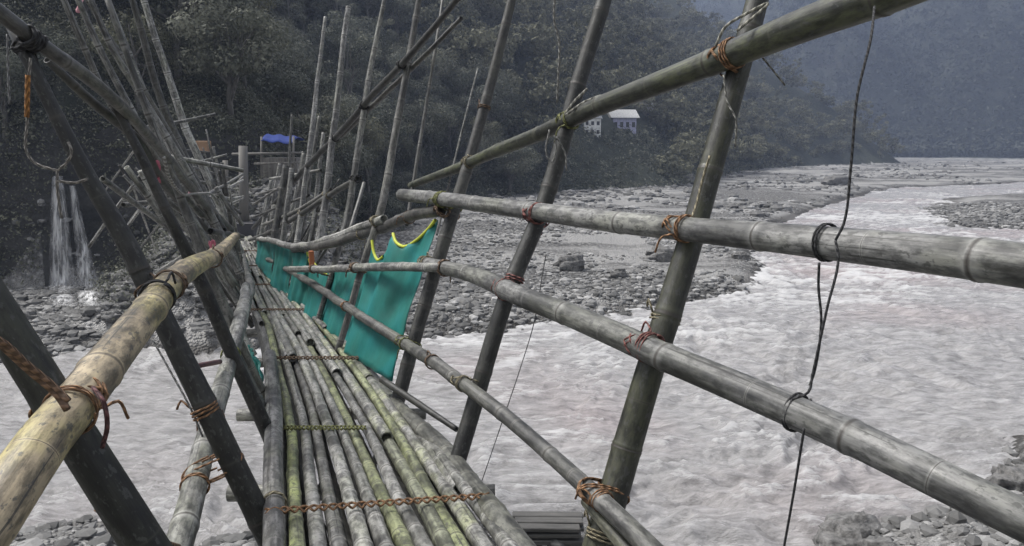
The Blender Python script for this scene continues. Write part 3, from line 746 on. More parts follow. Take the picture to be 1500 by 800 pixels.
# pole registry so that lashings sit where poles really cross
REG = {}
def pole(key, name, ctrl_r, parent, color=GREY, inter=.42, **kw):
    W_, R2 = ctrl_r; o = bamboo(name, W_, R2, parent, color, inter, **kw); REG[key] = (o, W_, R2); return o
def closest(a, b):
    A, rA = bez(REG[a][1], REG[a][2], .03); B, rB = bez(REG[b][1], REG[b][2], .03)
    A_ = np.array([x[:] for x in A]); B_ = np.array([x[:] for x in B])
    D = np.linalg.norm(A_[:, None]-B_[None], axis=2); i, j = np.unravel_index(D.argmin(), D.shape)
    tA = A[min(i+1, len(A)-1)]-A[max(i-1, 0)]; tB = B[min(j+1, len(B)-1)]-B[max(j-1, 0)]
    return A[i], tA, rA[i], B[j], tB, rB[j], D[i, j]
def lash(a, b, loops=3, color=CANE, r=.0042, coil=2, label=None):
    cA, tA, rA, cB, tB, rB, D = closest(a, b)
    if D > rA+rB+.25: print('LASH FAR', a, b, round(D, 2), round(rA+rB, 2))
    ch = cross(cA, tA, rA, cB, tB, rB, loops, r)
    if coil:
        t = Vector(tA).normalized(); ch.append(wraps(cA-t*(rB*1.1+.01), tA, rA, coil, r, .012*coil))
    if D > rA+rB+.05: print('GAP', a, b, round(D-rA-rB, 3))
    o = rope_obj('lashing', ch, REG[a][0], color, r)
    if label: o['label'] = label
    return o

BR = thing('bamboo_footbridge', 'long V shaped bamboo footbridge of lashed poles sagging across the pale river', 'footbridge', P(560, 790, 2.25))
# deck stations: Y, py, x left, x right
ST = [(2.25, 790, 396, 742), (3.3, 690, 397, 668), (4.4, 590, 395, 590), (5.8, 505, 385, 516), (8, 450, 367, 464), (12, 405, 355, 419), (18, 371, 348, 390), (26, 346, 342, 368)]
DL = [P(l, py, Y) for Y, py, l, r in ST]; DR = [P(r, py, Y) for Y, py, l, r in ST]
d0 = DL[0]-DL[1]; DLx = DL[0]+d0*3.2; DRx = DR[0]+(DR[0]-DR[1])*3.2; DL = [DLx]+DL; DR = [DRx]+DR
ys = np.array([p_.y for p_ in DL])
def deck(t, Y, dz=0):
    L = Vector([float(np.interp(Y, ys, [p_[i] for p_ in DL])) for i in range(3)]); R0 = Vector([float(np.interp(Y, [p_.y for p_ in DR], [p_[i] for p_ in DR])) for i in range(3)])
    v = L.lerp(R0, t); v.z += dz; return v
NT = 12
Yend = 26.0
for k in range(NT):
    t = (k+.5)/NT; Y = -1.2+random.uniform(0, 1.5) if k else -1.0
    flip = False; j = 0
    while Y < Yend-1:
        L_ = random.uniform(4.5, 8.5)
        Y2 = min(Y+L_, Yend+random.uniform(-.6, .2))
        big, sml = random.uniform(.028, .0345), random.uniform(.020, .026)
        if Y > 6: big, sml = big*.85, sml*.9
        if Y > 14: big, sml = .028, .022
        r0, r1 = (sml, big) if random.random() < .35 else (big, sml)
        lift = random.uniform(-.024, .022); tdrift = random.uniform(-.07, .07)
        n = max(2, int((Y2-Y)/1.1)); ctrl = []; rd_ = []
        for i in range(n+1):
            u = i/n; yy = Y+(Y2-Y)*u
            dz = lift+(.026*max(0, 1-(yy-Y)/.8) if j else 0)
            tt = t+random.uniform(-.013, .013)+tdrift*(u-.5)
            ctrl.append(deck(tt, yy, dz)); rd_.append(r0+(r1-r0)*u)
        col = random.choice([GREY, GREY, PALE, (.18, .177, .168), (.28, .276, .26), (.23, .238, .175)])
        if Y < 4 and k in (1, 6, 9): col = (.27, .285, .17)
        o = bamboo('deck_pole', ctrl, rd_, BR, col, random.uniform(.30, .40), ns=14 if Y < 8 else 10, green=random.choice([.1, .3, .9]), ring=1.5, jit=.5)
        if j == 0: o['label'] = 'green tinged deck pole' if col[1] > col[0] else 'grey deck pole'
        Y = Y2-random.uniform(.35, .9); j += 1
        if Y2 >= Yend-1: break
for k in range(8):                                  # lower layer under the walked-on poles, its dark colour paints shade into the gaps
    t = (k+.5)/8; Y = -1.0+random.uniform(0, 2)
    while Y < Yend-1:
        Y2 = min(Y+random.uniform(7, 10), Yend); n = max(2, int((Y2-Y)/1.4))
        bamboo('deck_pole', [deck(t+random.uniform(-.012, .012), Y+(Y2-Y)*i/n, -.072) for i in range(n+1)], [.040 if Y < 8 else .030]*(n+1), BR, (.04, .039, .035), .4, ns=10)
        Y = Y2-.1
        if Y2 >= Yend-1: break
# thicker single poles at the deck edges
pole('edgeL', 'deck_pole', lineY([(404, 1250, 24, 1.3), (400, 860, 17, 2.0), (402, 790, 16, 2.22), (400, 690, 14, 3.2-.25), (400, 600, 12, 4.0), (393, 520, 9, 5.2)]), BR, (0.180, 0.175, 0.169), .8)
REG['edgeL'][0]['label'] = 'thick smooth grey pole lying on the left deck edge'
pole('edgeR', 'deck_pole', lineY([(900, 960, 30, 1.55), (790, 840, 25, 2.0), (738, 776, 21, 2.35), (690, 712, 18, 2.95), (640, 650, 15, 3.6), (585, 600, 11, 4.3), (540, 550, 9, 5.0)]), BR, (0.137, 0.137, 0.119), .5)
REG['edgeR'][0]['label'] = 'thick grey green pole along the right deck edge'
# cross bearers under the deck
for Y in (1.0, 2.3, 3.4, 4.6, 5.8, 7.2, 9, 11.5, 14.5, 18, 22, 25.6):
    a = deck(-.25, Y, -.15); b = deck(1.25, Y, -.15); b.y += .02
    bamboo('cross_bearer', [a, b], [.04, .035], BR, MID, .4, ns=12)

# right side poles of the V
pole('F1', 'side_pole', lineY([(800, 1090, 25, 2.15), (855, 880, 23, 2.30), (912, 690, 22, 2.44), (963, 505, 20, 2.54), (1018, 330, 18, 2.65), (1082, 100, 16.5, 2.80), (1111, -10, 16, 2.88), (1126, -70, 15, 2.92)]), BR, (0.045, 0.046, 0.030), .5, ns=24, green=.6)
REG['F1'][0]['label'] = 'big dark olive upright pole on the right'
pole('F2', 'side_pole', lineY([(590, 880, 14, 3.07), (637, 760, 13, 3.17), (686, 615, 12.5, 3.34), (740, 445, 12.5, 3.48), (800, 295, 12.5, 3.64), (850, 120, 12, 3.81), (893, -30, 11, 3.94)]), BR, DARK, .45)
pole('F3', 'side_pole', lineY([(555, 680, 11, 4.3), (580, 600, 10.5, 4.42), (616, 470, 10, 4.57), (647, 370, 10, 4.68), (690, 225, 8.5, 4.87), (722, 110, 7.5, 5.02), (757, -30, 6.5, 5.17)]), BR, (0.061, 0.060, 0.054), .45)
pole('F4', 'side_pole', lineY([(490, 530, 5, 5.6), (509, 470, 5, 5.68), (530, 395, 5, 5.78), (556, 315, 6, 5.9), (578, 200, 5.5, 6.1), (602, 70, 5, 6.3), (618, -20, 4, 6.4)]), BR, (0.144, 0.140, 0.130), .4)
pole('F5', 'side_pole', lineY([(462, 485, 4, 6.9), (486, 400, 4.2, 7.0), (508, 320, 5, 7.2), (524, 220, 4.5, 7.4), (545, 90, 4, 7.6), (565, -10, 3, 7.8)]), BR, (0.187, 0.184, 0.173), .4)
pole('F6', 'side_pole', lineY([(432, 455, 3.6, 8.4), (452, 400, 4, 8.5), (469, 345, 6, 8.7), (483, 240, 5.2, 8.9), (497, 120, 4.5, 9.1), (510, 10, 4, 9.3)]), BR, (0.245, 0.241, 0.230), .4)
pole('F7', 'side_pole', lineY([(412, 430, 5, 10.4), (428, 390, 4.6, 10.5), (440, 320, 4.2, 10.8), (455, 205, 3.6, 11.1), (466, 110, 3, 11.3), (477, 25, 2.4, 11.5)]), BR, (0.245, 0.241, 0.230), .4)
i = 0
for pts, Y, r0, r1 in [([(396, 408), (404, 340), (419, 243)], 12.5, 5.5, 5), ([(404, 415), (415, 345), (428, 247)], 11.8, 4, 4), ([(423, 400), (432, 330), (446, 225)], 13, 4, 2.8),
        ([(436, 385), (452, 280), (462, 175)], 13.2, 3.4, 2.4), ([(388, 398), (395, 350), (402, 300)], 15, 5, 4.4), ([(400, 380), (418, 300), (428, 168)], 15.5, 2.6, 1.6),
        ([(376, 378), (385, 330), (398, 262)], 18, 3.2, 2.6), ([(410, 372), (432, 290), (444, 222)], 17, 2.8, 2.2), ([(452, 372), (462, 300), (474, 195)], 10.8, 3.6, 2.6),
        ([(372, 372), (384, 320), (392, 285)], 20, 3, 2.4), ([(596, 330), (612, 230), (640, 60), (650, -10)], 5.6, 3, 2.2), ([(512, 340), (524, 300), (533, 268)], 6.6, 3.2, 2.6), ([(640, 345), (672, 210), (700, 100)], 5.1, 1.6, 1.2),
        ([(382, 390), (391, 340), (410, 240)], 16.4, 2.8, 2.2), ([(430, 378), (447, 300), (468, 170)], 12.3, 3, 2.2)]:
    i += 1
    pole('R%d' % i, 'side_pole', lineY([(x, y, r0+(r1-r0)*j/(len(pts)-1), Y+.25*j) for j, (x, y) in enumerate(pts)]), BR, random.choice([(.16, .157, .15), (.12, .118, .11), (.20, .197, .187)]), .4, ns=10)
# right rails
pole('mid', 'handrail', lineY([(1780, 430, 41, 1.25), (1480, 384, 33, 1.6), (1240, 358, 25.5, 1.98), (1005, 335, 18, 2.56), (785, 312, 13.5, 3.56), (655, 293, 10.5, 4.62), (588, 286, 9, 5.35)]), BR, (0.205, 0.203, 0.194), .68, ns=28, phase=.62)
REG['mid'][0]['label'] = 'thick pale grey middle rail on the right'
pole('low', 'handrail', lineY([(1800, 908, 38, 1.24), (1480, 755, 31, 1.48), (1240, 638, 26.5, 1.83), (952, 510, 20.5, 2.45), (780, 442, 16, 3.1), (700, 406, 13, 3.88), (622, 385, 9.5, 4.62)]), BR, (0.151, 0.150, 0.144), .6, ns=28, phase=.3)
REG['low'][0]['label'] = 'thick grey lower rail on the right'
pole('up', 'handrail', lineY([(1500, -95, 36, 1.75), (1310, -12, 30, 2.14), (1180, 36, 25, 2.42), (1085, 74, 21, 2.70), (960, 125, 16.5, 3.08), (838, 174, 12.5, 3.68), (690, 237, 8, 4.80), (602, 272, 5, 5.8)]), BR, (0.072, 0.075, 0.054), .62, ns=26, green=.7)
REG['up'][0]['label'] = 'sloping olive upper rail on the right, thickest towards the corner'
pole('low2', 'handrail', lineY([(648, 391, 7, 4.30), (600, 391, 6.8, 4.66), (555, 391, 6.5, 5.15), (500, 393, 5.5, 6.1), (424, 395, 4.5, 7.7)]), BR, PALE, .35)
pole('toe', 'handrail', lineY([(1000, 850, 18, 1.95), (940, 790, 16, 2.1), (880, 732, 14, 2.33), (795, 654, 11.5, 2.72), (700, 578, 10.5, 3.2), (680, 563, 10, 3.3), (600, 508, 8.5, 4.35), (520, 457, 6.5, 5.4), (440, 405, 5, 8.2), (384, 374, 3.4, 13)]), BR, (0.130, 0.128, 0.119), .42, ns=20)
REG['toe'][0]['label'] = 'lowest right rail running past the deck to the far end'
pole('toeb', 'handrail', lineY([(1010, 905, 15, 1.9), (930, 815, 13, 2.12), (860, 735, 9, 2.45)]), BR, (0.144, 0.144, 0.108), .4)
pole('strut', 'strut', lineY([(560, 556, 5, 4.5), (610, 590, 5, 4.15), (668, 628, 4, 3.85)]), BR, DARK, .3)
pole('sag1', 'handrail', lineY([(645, 308, 9, 4.75), (600, 318, 8.5, 5.3), (555, 334, 8, 5.9), (500, 353, 7, 6.6), (430, 366, 5, 8.6)]), BR, (0.101, 0.097, 0.090), .35)
pole('sag2', 'handrail', lineY([(562, 320, 6.5, 5.7), (520, 335, 6, 6.3), (470, 355, 5.5, 7.3), (430, 361, 5, 8.4), (400, 353, 4, 10), (378, 350, 3, 13)]), BR, PALE, .35)
pole('hi1', 'handrail', lineY([(673, -4, 4.5, 4.9), (600, 82, 5, 6.0), (550, 135, 5, 7.0), (500, 193, 4.5, 8.6), (455, 238, 4, 10.7), (410, 290, 3.5, 15), (370, 335, 2.4, 22)]), BR, (0.043, 0.042, 0.039), .4)
pole('hi1b', 'handrail', lineY([(676, 27, 3.2, 5.4), (630, 74, 3.6, 5.9), (570, 132, 3.8, 6.9), (500, 200, 3.4, 9)]), BR, (0.122, 0.119, 0.112), .4)
pole('hi2', 'handrail', lineY([(524, 262, 4.2, 7.3), (480, 288, 4.2, 8.9), (440, 314, 4, 11), (395, 340, 3, 15), (365, 352, 2.4, 21)]), BR, (0.086, 0.084, 0.078), .4)
pole('hi2b', 'handrail', lineY([(485, 278, 3, 8.8), (440, 306, 3, 10.9), (385, 330, 2.4, 16)]), BR, (0.173, 0.169, 0.158), .4)

# left side
pole('L1', 'side_pole', lineY([(385, 1090, 33, 1.62), (218, 815, 30, 1.59), (108, 640, 29, 1.57), (0, 468, 28, 1.56), (-120, 280, 27, 1.56)]), BR, (0.027, 0.028, 0.020), .6, ns=26)
REG['L1'][0]['label'] = 'very thick dark pole in the bottom left corner'
pole('L2', 'side_pole', lineY([(450, 900, 19, 2.42), (388, 776, 18, 2.48), (300, 600, 17, 2.48), (243, 478, 16, 2.50), (184, 350, 14, 2.51), (132, 262, 12, 2.52), (82, 165, 10, 2.53), (40, 80, 10, 2.53), (18, 35, 9, 2.53)]), BR, (0.025, 0.025, 0.022), .5, ns=22)
pole('L3', 'side_pole', lineY([(430, 722, 11, 3.75), (395, 640, 11, 3.62), (345, 530, 10, 3.5), (295, 415, 10, 3.42), (255, 330, 8, 3.35), (200, 215, 7, 3.3), (150, 120, 5.5, 3.25)]), BR, (0.040, 0.039, 0.036), .42)
pole('L3b', 'side_pole', lineY([(425, 650, 9, 4.5), (396, 600, 9, 4.4), (345, 490, 8, 4.3), (305, 390, 8, 4.25), (262, 280, 6, 4.2), (215, 160, 5, 4.1), (158, 0, 4, 4.05)]), BR, (0.158, 0.155, 0.144), .4)
pole('Lrail', 'handrail', lineY([(-160, 945, 50, 1.0), (-30, 790, 43, 1.17), (60, 655, 37, 1.38), (125, 575, 32, 1.60), (180, 500, 27, 1.93), (240, 425, 21, 2.40), (285, 392, 16, 2.95), (318, 375, 11, 3.5), (346, 347, 6, 4.4)]), BR, TAN, .62, ns=28, jit=2, green=.95)
REG['Lrail'][0]['label'] = 'pale tan peeling handrail with green blotches on the left'
pole('Ltoe', 'handrail', lineY([(225, 900, 25, 1.75), (264, 790, 20.5, 2.1), (304, 640, 15.5, 2.75), (338, 520, 11.5, 3.6), (352, 470, 11, 4.3), (360, 420, 6, 6.5)]), BR, PALE, .5, ns=22)
REG['Ltoe'][0]['label'] = 'smooth pale grey rail beside the left deck edge'
pole('Ltoe2', 'handrail', lineY([(337, 535, 9, 3.7), (353, 465, 9, 4.7), (366, 425, 6.5, 6.8), (362, 398, 4, 10), (355, 370, 3, 16)]), BR, GREY, .35)
pole('Lup', 'handrail', lineY([(-60, -20, 13, 2.3), (0, 20, 12, 2.42), (45, 56, 11, 2.50), (130, 116, 9.5, 2.85), (190, 168, 8, 3.3), (240, 225, 7, 4.0), (290, 288, 5.5, 5.6), (335, 332, 4, 9), (350, 345, 3, 14)]), BR, (0.115, 0.112, 0.104), .42)
pole('Lup2', 'handrail', lineY([(70, 88, 6, 2.9), (130, 145, 7, 3.1), (195, 198, 7, 3.6), (235, 262, 6, 4.4), (300, 335, 5, 6.5)]), BR, (0.050, 0.049, 0.043), .42)
FAN = [([(88, -15), (125, 72), (160, 148), (215, 215), (268, 300), (345, 420)], 5.0, 5), ([(108, -15), (150, 80), (190, 158), (240, 250), (330, 400)], 5.6, 5), ([(128, -12), (165, 72), (213, 150), (285, 270), (352, 400)], 6.3, 5),
       ([(152, -15), (184, 70), (215, 145), (268, 250), (345, 392)], 7.2, 5), ([(190, -15), (212, 60), (237, 150), (275, 240), (335, 370)], 8.4, 5.2), ([(204, -15), (235, 75), (262, 160), (300, 250), (352, 372)], 9.6, 5.2),
       ([(120, -10), (150, 40), (210, 130), (260, 215), (330, 340)], 6.8, 3.4), ([(205, 180), (240, 260), (290, 335), (350, 410)], 8.0, 4), ([(218, 195), (262, 290), (345, 400)], 9.0, 4.2), ([(240, 210), (280, 290), (350, 388)], 10.5, 3.8),
       ([(262, 215), (300, 300), (352, 380)], 12.5, 3.6), ([(280, 232), (310, 300), (350, 372)], 14.5, 3.2), ([(296, 235), (322, 300), (351, 365)], 16.5, 2.8), ([(312, 215), (330, 290), (350, 358)], 19, 2.4), ([(300, 255), (322, 305), (350, 355)], 21, 2.2),
       ([(185, 245), (225, 300), (290, 400), (380, 560)], 4.9, 5), ([(205, 250), (250, 330), (325, 440), (372, 520)], 5.5, 4.4), ([(245, 300), (285, 350), (350, 445)], 7.2, 4), ([(230, 165), (262, 240), (310, 330), (348, 380)], 11.5, 3)]
for i, (pts, Y, r_) in enumerate(FAN):
    n = len(pts)-1
    pole('FN%d' % i, 'side_pole', lineY([(x, y, r_*(.85+.35*j/n), Y-.35+.5*j/n) for j, (x, y) in enumerate(pts)]), BR, random.choice([(.32, .315, .30), (.21, .206, .195), (.40, .393, .375), (.10, .098, .093)]), .4, ns=10)
tb = random.Random(23)
for i in range(44):                                  # loose canes and cross pieces tangled in the left side
    Ya = tb.uniform(5.5, 15); x0 = tb.uniform(175, 330); y0 = 165+(x0-175)*.75+tb.uniform(0, 95); a = tb.choice([tb.uniform(.5, 1.25), tb.uniform(.5, 1.25), tb.uniform(-.5, .25), 2.2]); L = tb.uniform(50, 150)*(8/Ya)**.4
    x1, y1 = min(x0+math.cos(a)*L, 356), min(y0+math.sin(a)*L, 400); Yb = Ya*tb.uniform(1.0, 1.5)
    W_, R2 = lineY([(x0, y0, tb.uniform(.014, .028)*F/Ya, Ya), ((x0+x1)/2+tb.uniform(-4, 4), (y0+y1)/2+tb.uniform(-3, 3), .02*F/((Ya+Yb)/2), (Ya+Yb)/2), (x1, y1, tb.uniform(.014, .024)*F/Yb, Yb)])
    bamboo('brace_pole', W_, R2, BR, tb.choice([(.30, .295, .28), (.18, .177, .168), (.40, .393, .375), (.07, .069, .065)]), .4, ns=8)
tr = random.Random(11)
for i in range(52):                                  # thin poles crowded round the far end of the bridge
    Y = tr.uniform(9, 24) if i < 30 else tr.uniform(6.5, 16); left = i % 5 < 3 or i >= 30; b = deck(0 if left else 1, Y, -.1)
    bx, by = px_of(b.x, b.y, b.z); L = tr.uniform(60, 150)*(13/Y)**.35 if i < 30 else tr.uniform(90, 210)
    lean = tr.uniform(.15, .95) if left else tr.uniform(-.75, -.05)
    pts = [(bx, by+6), (bx-lean*L*.5+tr.uniform(-3, 3), by-L*.5), (bx-lean*L, by-L)]
    rr_ = tr.uniform(.020, .034)*F/Y
    W_, R2 = lineY([(x, y, rr_*(1-.2*j), Y-.2*j) for j, (x, y) in enumerate(pts)])
    bamboo('side_pole', W_, R2, BR, tr.choice([(.22, .217, .205), (.14, .137, .13), (.30, .295, .28), (.07, .069, .065)]), .4, ns=8)
for x0, y0, Ya, x1, y1, Yb in [(205, 262, 7, 300, 268, 10), (180, 300, 7, 262, 292, 9), (230, 318, 8, 330, 322, 14), (300, 258, 12, 345, 282, 20), (370, 300, 18, 420, 268, 13), (372, 318, 17, 452, 286, 11), (395, 262, 15, 470, 250, 11), (262, 240, 10, 340, 262, 18), (150, 262, 6, 240, 330, 7.5), (380, 285, 17, 455, 262, 13)]:
    W_, R2 = lineY([(x0, y0, .026*F/Ya, Ya), (x1, y1, .024*F/Yb, Yb)])
    bamboo('brace_pole', W_, R2, BR, tr.choice([(.22, .217, .205), (.14, .137, .13), (.08, .078, .075)]), .4, ns=8)
# a few long poles laid along the left side
for i, (pts, c) in enumerate([([(195, 185, 5, 3.9), (250, 260, 5, 5.0), (300, 320, 4, 7), (345, 352, 3, 12)], (.2, .195, .18)), ([(240, 300, 4, 5), (290, 340, 4, 6.4), (345, 360, 3, 11)], (.27, .265, .25)), ([(280, 400, 6, 4.6), (315, 455, 6, 4.4), (385, 600, 8, 4.0)], (.09, .088, .08))]):
    pole('LX%d' % i, 'handrail', lineY(pts), BR, c, .4)

# lashings
for a, b, lp, c, cl in [('mid', 'F1', 3, CANE, 2), ('mid', 'F2', 3, REDR, 2), ('mid', 'F3', 3, GREENR, 2), ('low', 'F1', 4, REDR, 3), ('low', 'F2', 2, REDR, 1), ('low', 'F3', 3, CANEL, 2), ('up', 'F1', 4, CANE, 3), ('up', 'F2', 4, GREENR, 2), ('up', 'F3', 3, CANEL, 2),
                        ('toe', 'F1', 5, CANE, 3), ('toe', 'F2', 2, CANEL, 2), ('toe', 'F3', 2, GREENR, 2), ('Lrail', 'L1', 3, CANE, 2), ('Lrail', 'L2', 2, CANED, 2), ('Lup', 'L2', 5, BLACKR, 4), ('Lrail', 'L3', 2, CANED, 1),
                        ('Ltoe', 'L2', 3, CANE, 2), ('sag2', 'F4', 2, CANEL, 2), ('sag1', 'F3', 2, CANED, 2), ('hi1', 'F4', 2, BLACKR, 2), ('hi1', 'F5', 2, BLACKR, 2), ('hi1', 'F6', 2, BLACKR, 2), ('hi2', 'F5', 2, BLACKR, 2), ('hi2', 'F6', 2, CANEL, 2), ('hi2', 'F7', 2, CANEL, 2), ('toe', 'F4', 2, CANE, 2), ('low2', 'F4', 2, CANED, 2), ('low2', 'F5', 2, CANED, 2)]:
    lash(a, b, lp, c, coil=cl, r=.0036 if a in ('mid', 'low', 'up', 'toe', 'Lrail', 'Ltoe') else .006)
def over_deck(Y, color, r, label, t0=-.02, t1=1.02, skew=0):
    chains = []
    for s_ in (0, 1):
        pts = []
        for i in range(NT*6+1):
            u = i/(NT*6); ph = u*NT*2*math.pi; t = t0+(t1-t0)*u
            pts.append(deck(t, Y+skew*u+(.008 if s_ else -.008)*math.cos(ph), .050+.016*abs(math.sin(ph/2+s_*math.pi/2))))
        chains.append(pts)
    o = rope_obj('deck_tie', chains, BR, color, r); o['label'] = label
over_deck(2.38, CANE, .0045, 'orange brown twisted tie across the deck', skew=.22)
over_deck(3.75, GREENR, .005, 'greenish tie across the deck', t1=.6)
for Y in (5.2, 7.4, 10, 13.5, 18): over_deck(Y, CANED, .006, 'dark tie across the deck', t1=1)
# bindings round single poles
def bind(key, px, py, Y, color, turns=2, r=.004, par=None):
    A, rA = bez(REG[key][1], REG[key][2], .03); t = P(px, py, Y); i = min(range(len(A)), key=lambda k: (A[k]-t).length)
    tg = A[min(i+1, len(A)-1)]-A[max(0, i-1)]
    return rope_obj('lashing', [wraps(A[i], tg, rA[i], turns, r, .012*turns)], REG[key][0], color, r)
bind('F1', 975, 470, 2.6, CANEL, 2); bind('toe', 640, 537, 3.8, CANED, 2); bind('Lrail', 232, 433, 2.3, BLACKR, 2); bind('F1', 870, 770, 2.45, CANEL, 3)
bind('mid', 640, 292, 4.7, GREENR, 3); bind('L2', 310, 600, 2.5, CANE, 3); bind('Ltoe', 318, 600, 2.9, CANE, 2); bind('Ltoe', 340, 515, 3.6, GREENR, 3); bind('edgeL', 401, 745, 2.5, CANEL, 2)
bind('F2', 752, 405, 3.55, REDR, 2); bind('F3', 700, 160, 5, CANED, 2); bind('low', 640, 388, 4.3, CANED, 3); bind('sag1', 600, 318, 5.3, CANED, 2); bind('sag1', 530, 345, 6.2, CANEL, 2)

# ------------------------------------------------------------------ ropes and wires (tied on, things of their own)
def rp(name, pts, r, color, label, cat='rope', pitch=.03, extra=()):
    ch = [[P(x, y, Y) for x, y, Y in pts]]+[[P(x, y, Y) for x, y, Y in e] for e in extra]
    o = rope_obj(name, ch, None, color, r, pitch); tag(o, label, cat); return o
def loop_on(key, px, py, Y, r, turns=1.1):
    A, rA = bez(REG[key][1], REG[key][2], .03); t = P(px, py, Y); i = min(range(len(A)), key=lambda k: (A[k]-t).length)
    return wraps(A[i], A[min(i+1, len(A)-1)]-A[max(0, i-1)], rA[i], turns, r, .02)[:-2]
o = rope_obj('hanging_rope', [[P(1281, 10, 2.03), P(1275, 60, 1.93), P(1256, 140, 1.89), P(1246, 250, 1.87), P(1236, 328, 1.87), P(1224, 352, 1.88)], loop_on('mid', 1212, 350, 2.03, .0045, 2.1), [P(1224, 352, 1.88), P(1228, 380, 1.86), P(1212, 450, 1.84), P(1190, 550, 1.84), P(1184, 575, 1.83), P(1160, 585, 1.84)],
    loop_on('low', 1160, 600, 1.95, .0045, 2.1), [P(1178, 628, 1.86), P(1163, 720, 1.9), P(1146, 815, 1.95)], [P(1200, 385, 1.86), P(1199, 420, 1.87), P(1203, 470, 1.86), P(1193, 545, 1.85), P(1186, 565, 1.84)]], None, (.05, .05, .052), .0034, .02)
tag(o, 'thin dark rope hanging from the upper rail and knotted round both thick right rails', 'rope')
rp('hanging_rope', [(814, -15, 3.6), (812, 30, 3.6), (819, 60, 3.6), (818, 110, 3.6), (816, 150, 3.62)], .0055, (.30, .295, .27), 'pale grey rope dropping from above onto the sloping upper rail')
rp('hanging_wire', [(800, 372, 3.35), (795, 400, 3.35), (783, 470, 3.35), (762, 540, 3.35), (735, 620, 3.35), (704, 710, 3.35)], .0022, (.12, .12, .12), 'thin wire slanting down from the middle rail between two upright poles', 'wire')
rp('trailing_strap', [(805, 190, 3.5), (800, 225, 3.5), (808, 238, 3.5), (815, 215, 3.5), (812, 198, 3.5)], .004, (.33, .325, .3), 'pale strap looped below the upper rail at the second upright pole', 'strap', extra=([(815, 200, 3.5), (828, 225, 3.5), (830, 250, 3.5)],))
rp('trailing_strap', [(1060, 110, 2.68), (1066, 150, 2.66), (1078, 175, 2.64), (1077, 215, 2.66)], .0035, (.34, .335, .3), 'pale strap end hanging on the big olive upright below the upper rail', 'strap', extra=([(1112, 78, 2.7), (1130, 100, 2.7), (1150, 125, 2.7)],))
rp('trailing_strap', [(1040, 228, 2.6), (1030, 260, 2.6), (1020, 300, 2.58), (1013, 320, 2.55)], .0045, CANEL, 'yellowish cane strip running down the big upright to the middle rail', 'strap')
rp('trailing_strap', [(860, 130, 3.6), (840, 150, 3.58), (828, 168, 3.58), (855, 150, 3.56), (880, 140, 3.56)], .006, (.36, .35, .3), 'pale cane bow standing on the sloping upper rail', 'strap')
rp('trailing_strap', [(1048, 68, 2.6), (1062, 40, 2.6), (1090, 22, 2.6), (1125, 5, 2.6), (1080, 45, 2.58)], .005, (.34, .33, .27), 'pale cane strands sticking up where upper rail meets the big upright', 'strap')
rp('safety_strap', [(45, 85, 2.4), (42, 120, 2.4), (40, 180, 2.4), (39, 222, 2.4), (50, 238, 2.4), (68, 246, 2.4), (84, 250, 2.4)], .0045, (.30, .28, .25), 'pale loop of strap hanging from the black knot on the upper left rail', 'strap', extra=([(84, 250, 2.4), (98, 238, 2.4), (105, 222, 2.4), (100, 208, 2.4)], [(84, 250, 2.4), (84, 275, 2.4), (90, 320, 2.4)], [(84, 265, 2.4), (110, 268, 2.4), (128, 262, 2.4)]))
rp('orange_sleeve', [(41, 110, 2.392), (40, 145, 2.392), (39.5, 172, 2.392)], .0075, (.42, .19, .05), 'orange sleeve on the pale strap hanging below the black knot', 'sleeve')
rp('hanging_wire', [(11, 50, 2.45), (12, 100, 2.45), (14, 152, 2.45)], .0035, (.32, .32, .32), 'short pale wire hanging near the left picture edge', 'wire')
rp('pull_rope', [(-40, 480, 1.25), (0, 500, 1.3), (40, 535, 1.38), (80, 568, 1.42), (100, 588, 1.42)], .0075, (.25, .15, .09), 'brown twisted rope running from the left edge to the tan handrail knot', 'rope', extra=([(0, 503, 1.31), (45, 545, 1.39), (85, 580, 1.42), (98, 600, 1.41)],))
rp('pull_rope', [(140, 745, 1.62), (170, 765, 1.62), (205, 780, 1.65), (245, 795, 1.8), (262, 800, 2.0)], .006, (.25, .15, .09), 'brown rope tied from the thick dark pole to the pale rail at the bottom', 'rope')
rp('pull_rope', [(136, 568, 1.5), (152, 590, 1.47), (157, 620, 1.47), (150, 655, 1.5)], .005, (.13, .05, .05), 'dark red rope end hanging behind the tan handrail', 'rope')
rp('hanging_wire', [(222, 495, 2.55), (250, 545, 2.5), (280, 600, 2.45), (297, 640, 2.45)], .0035, (.30, .30, .29), 'pale cord running along the second dark left pole', 'wire')
rp('hanging_wire', [(325, 600, 2.8), (335, 640, 2.8), (350, 680, 2.8), (365, 712, 2.8)], .003, (.12, .06, .06), 'thin dark red cord below the pale left rail', 'wire')
rp('safety_strap', [(240, 230, 3.7), (246, 255, 3.8), (262, 280, 4.0), (285, 284, 4.6), (308, 284, 5), (320, 300, 5.6)], .008, (.38, .37, .35), 'pale strap draped along the left rail poles near the far fan', 'strap')
o = bamboo('wooden_peg', [P(284, 537, 3.0), P(322, 530, 3.3)], [.011, .011], None, (.16, .07, .08), .3, hollow=False); tag(o, 'short dark red stick poking out left of the pale rail', 'stick')

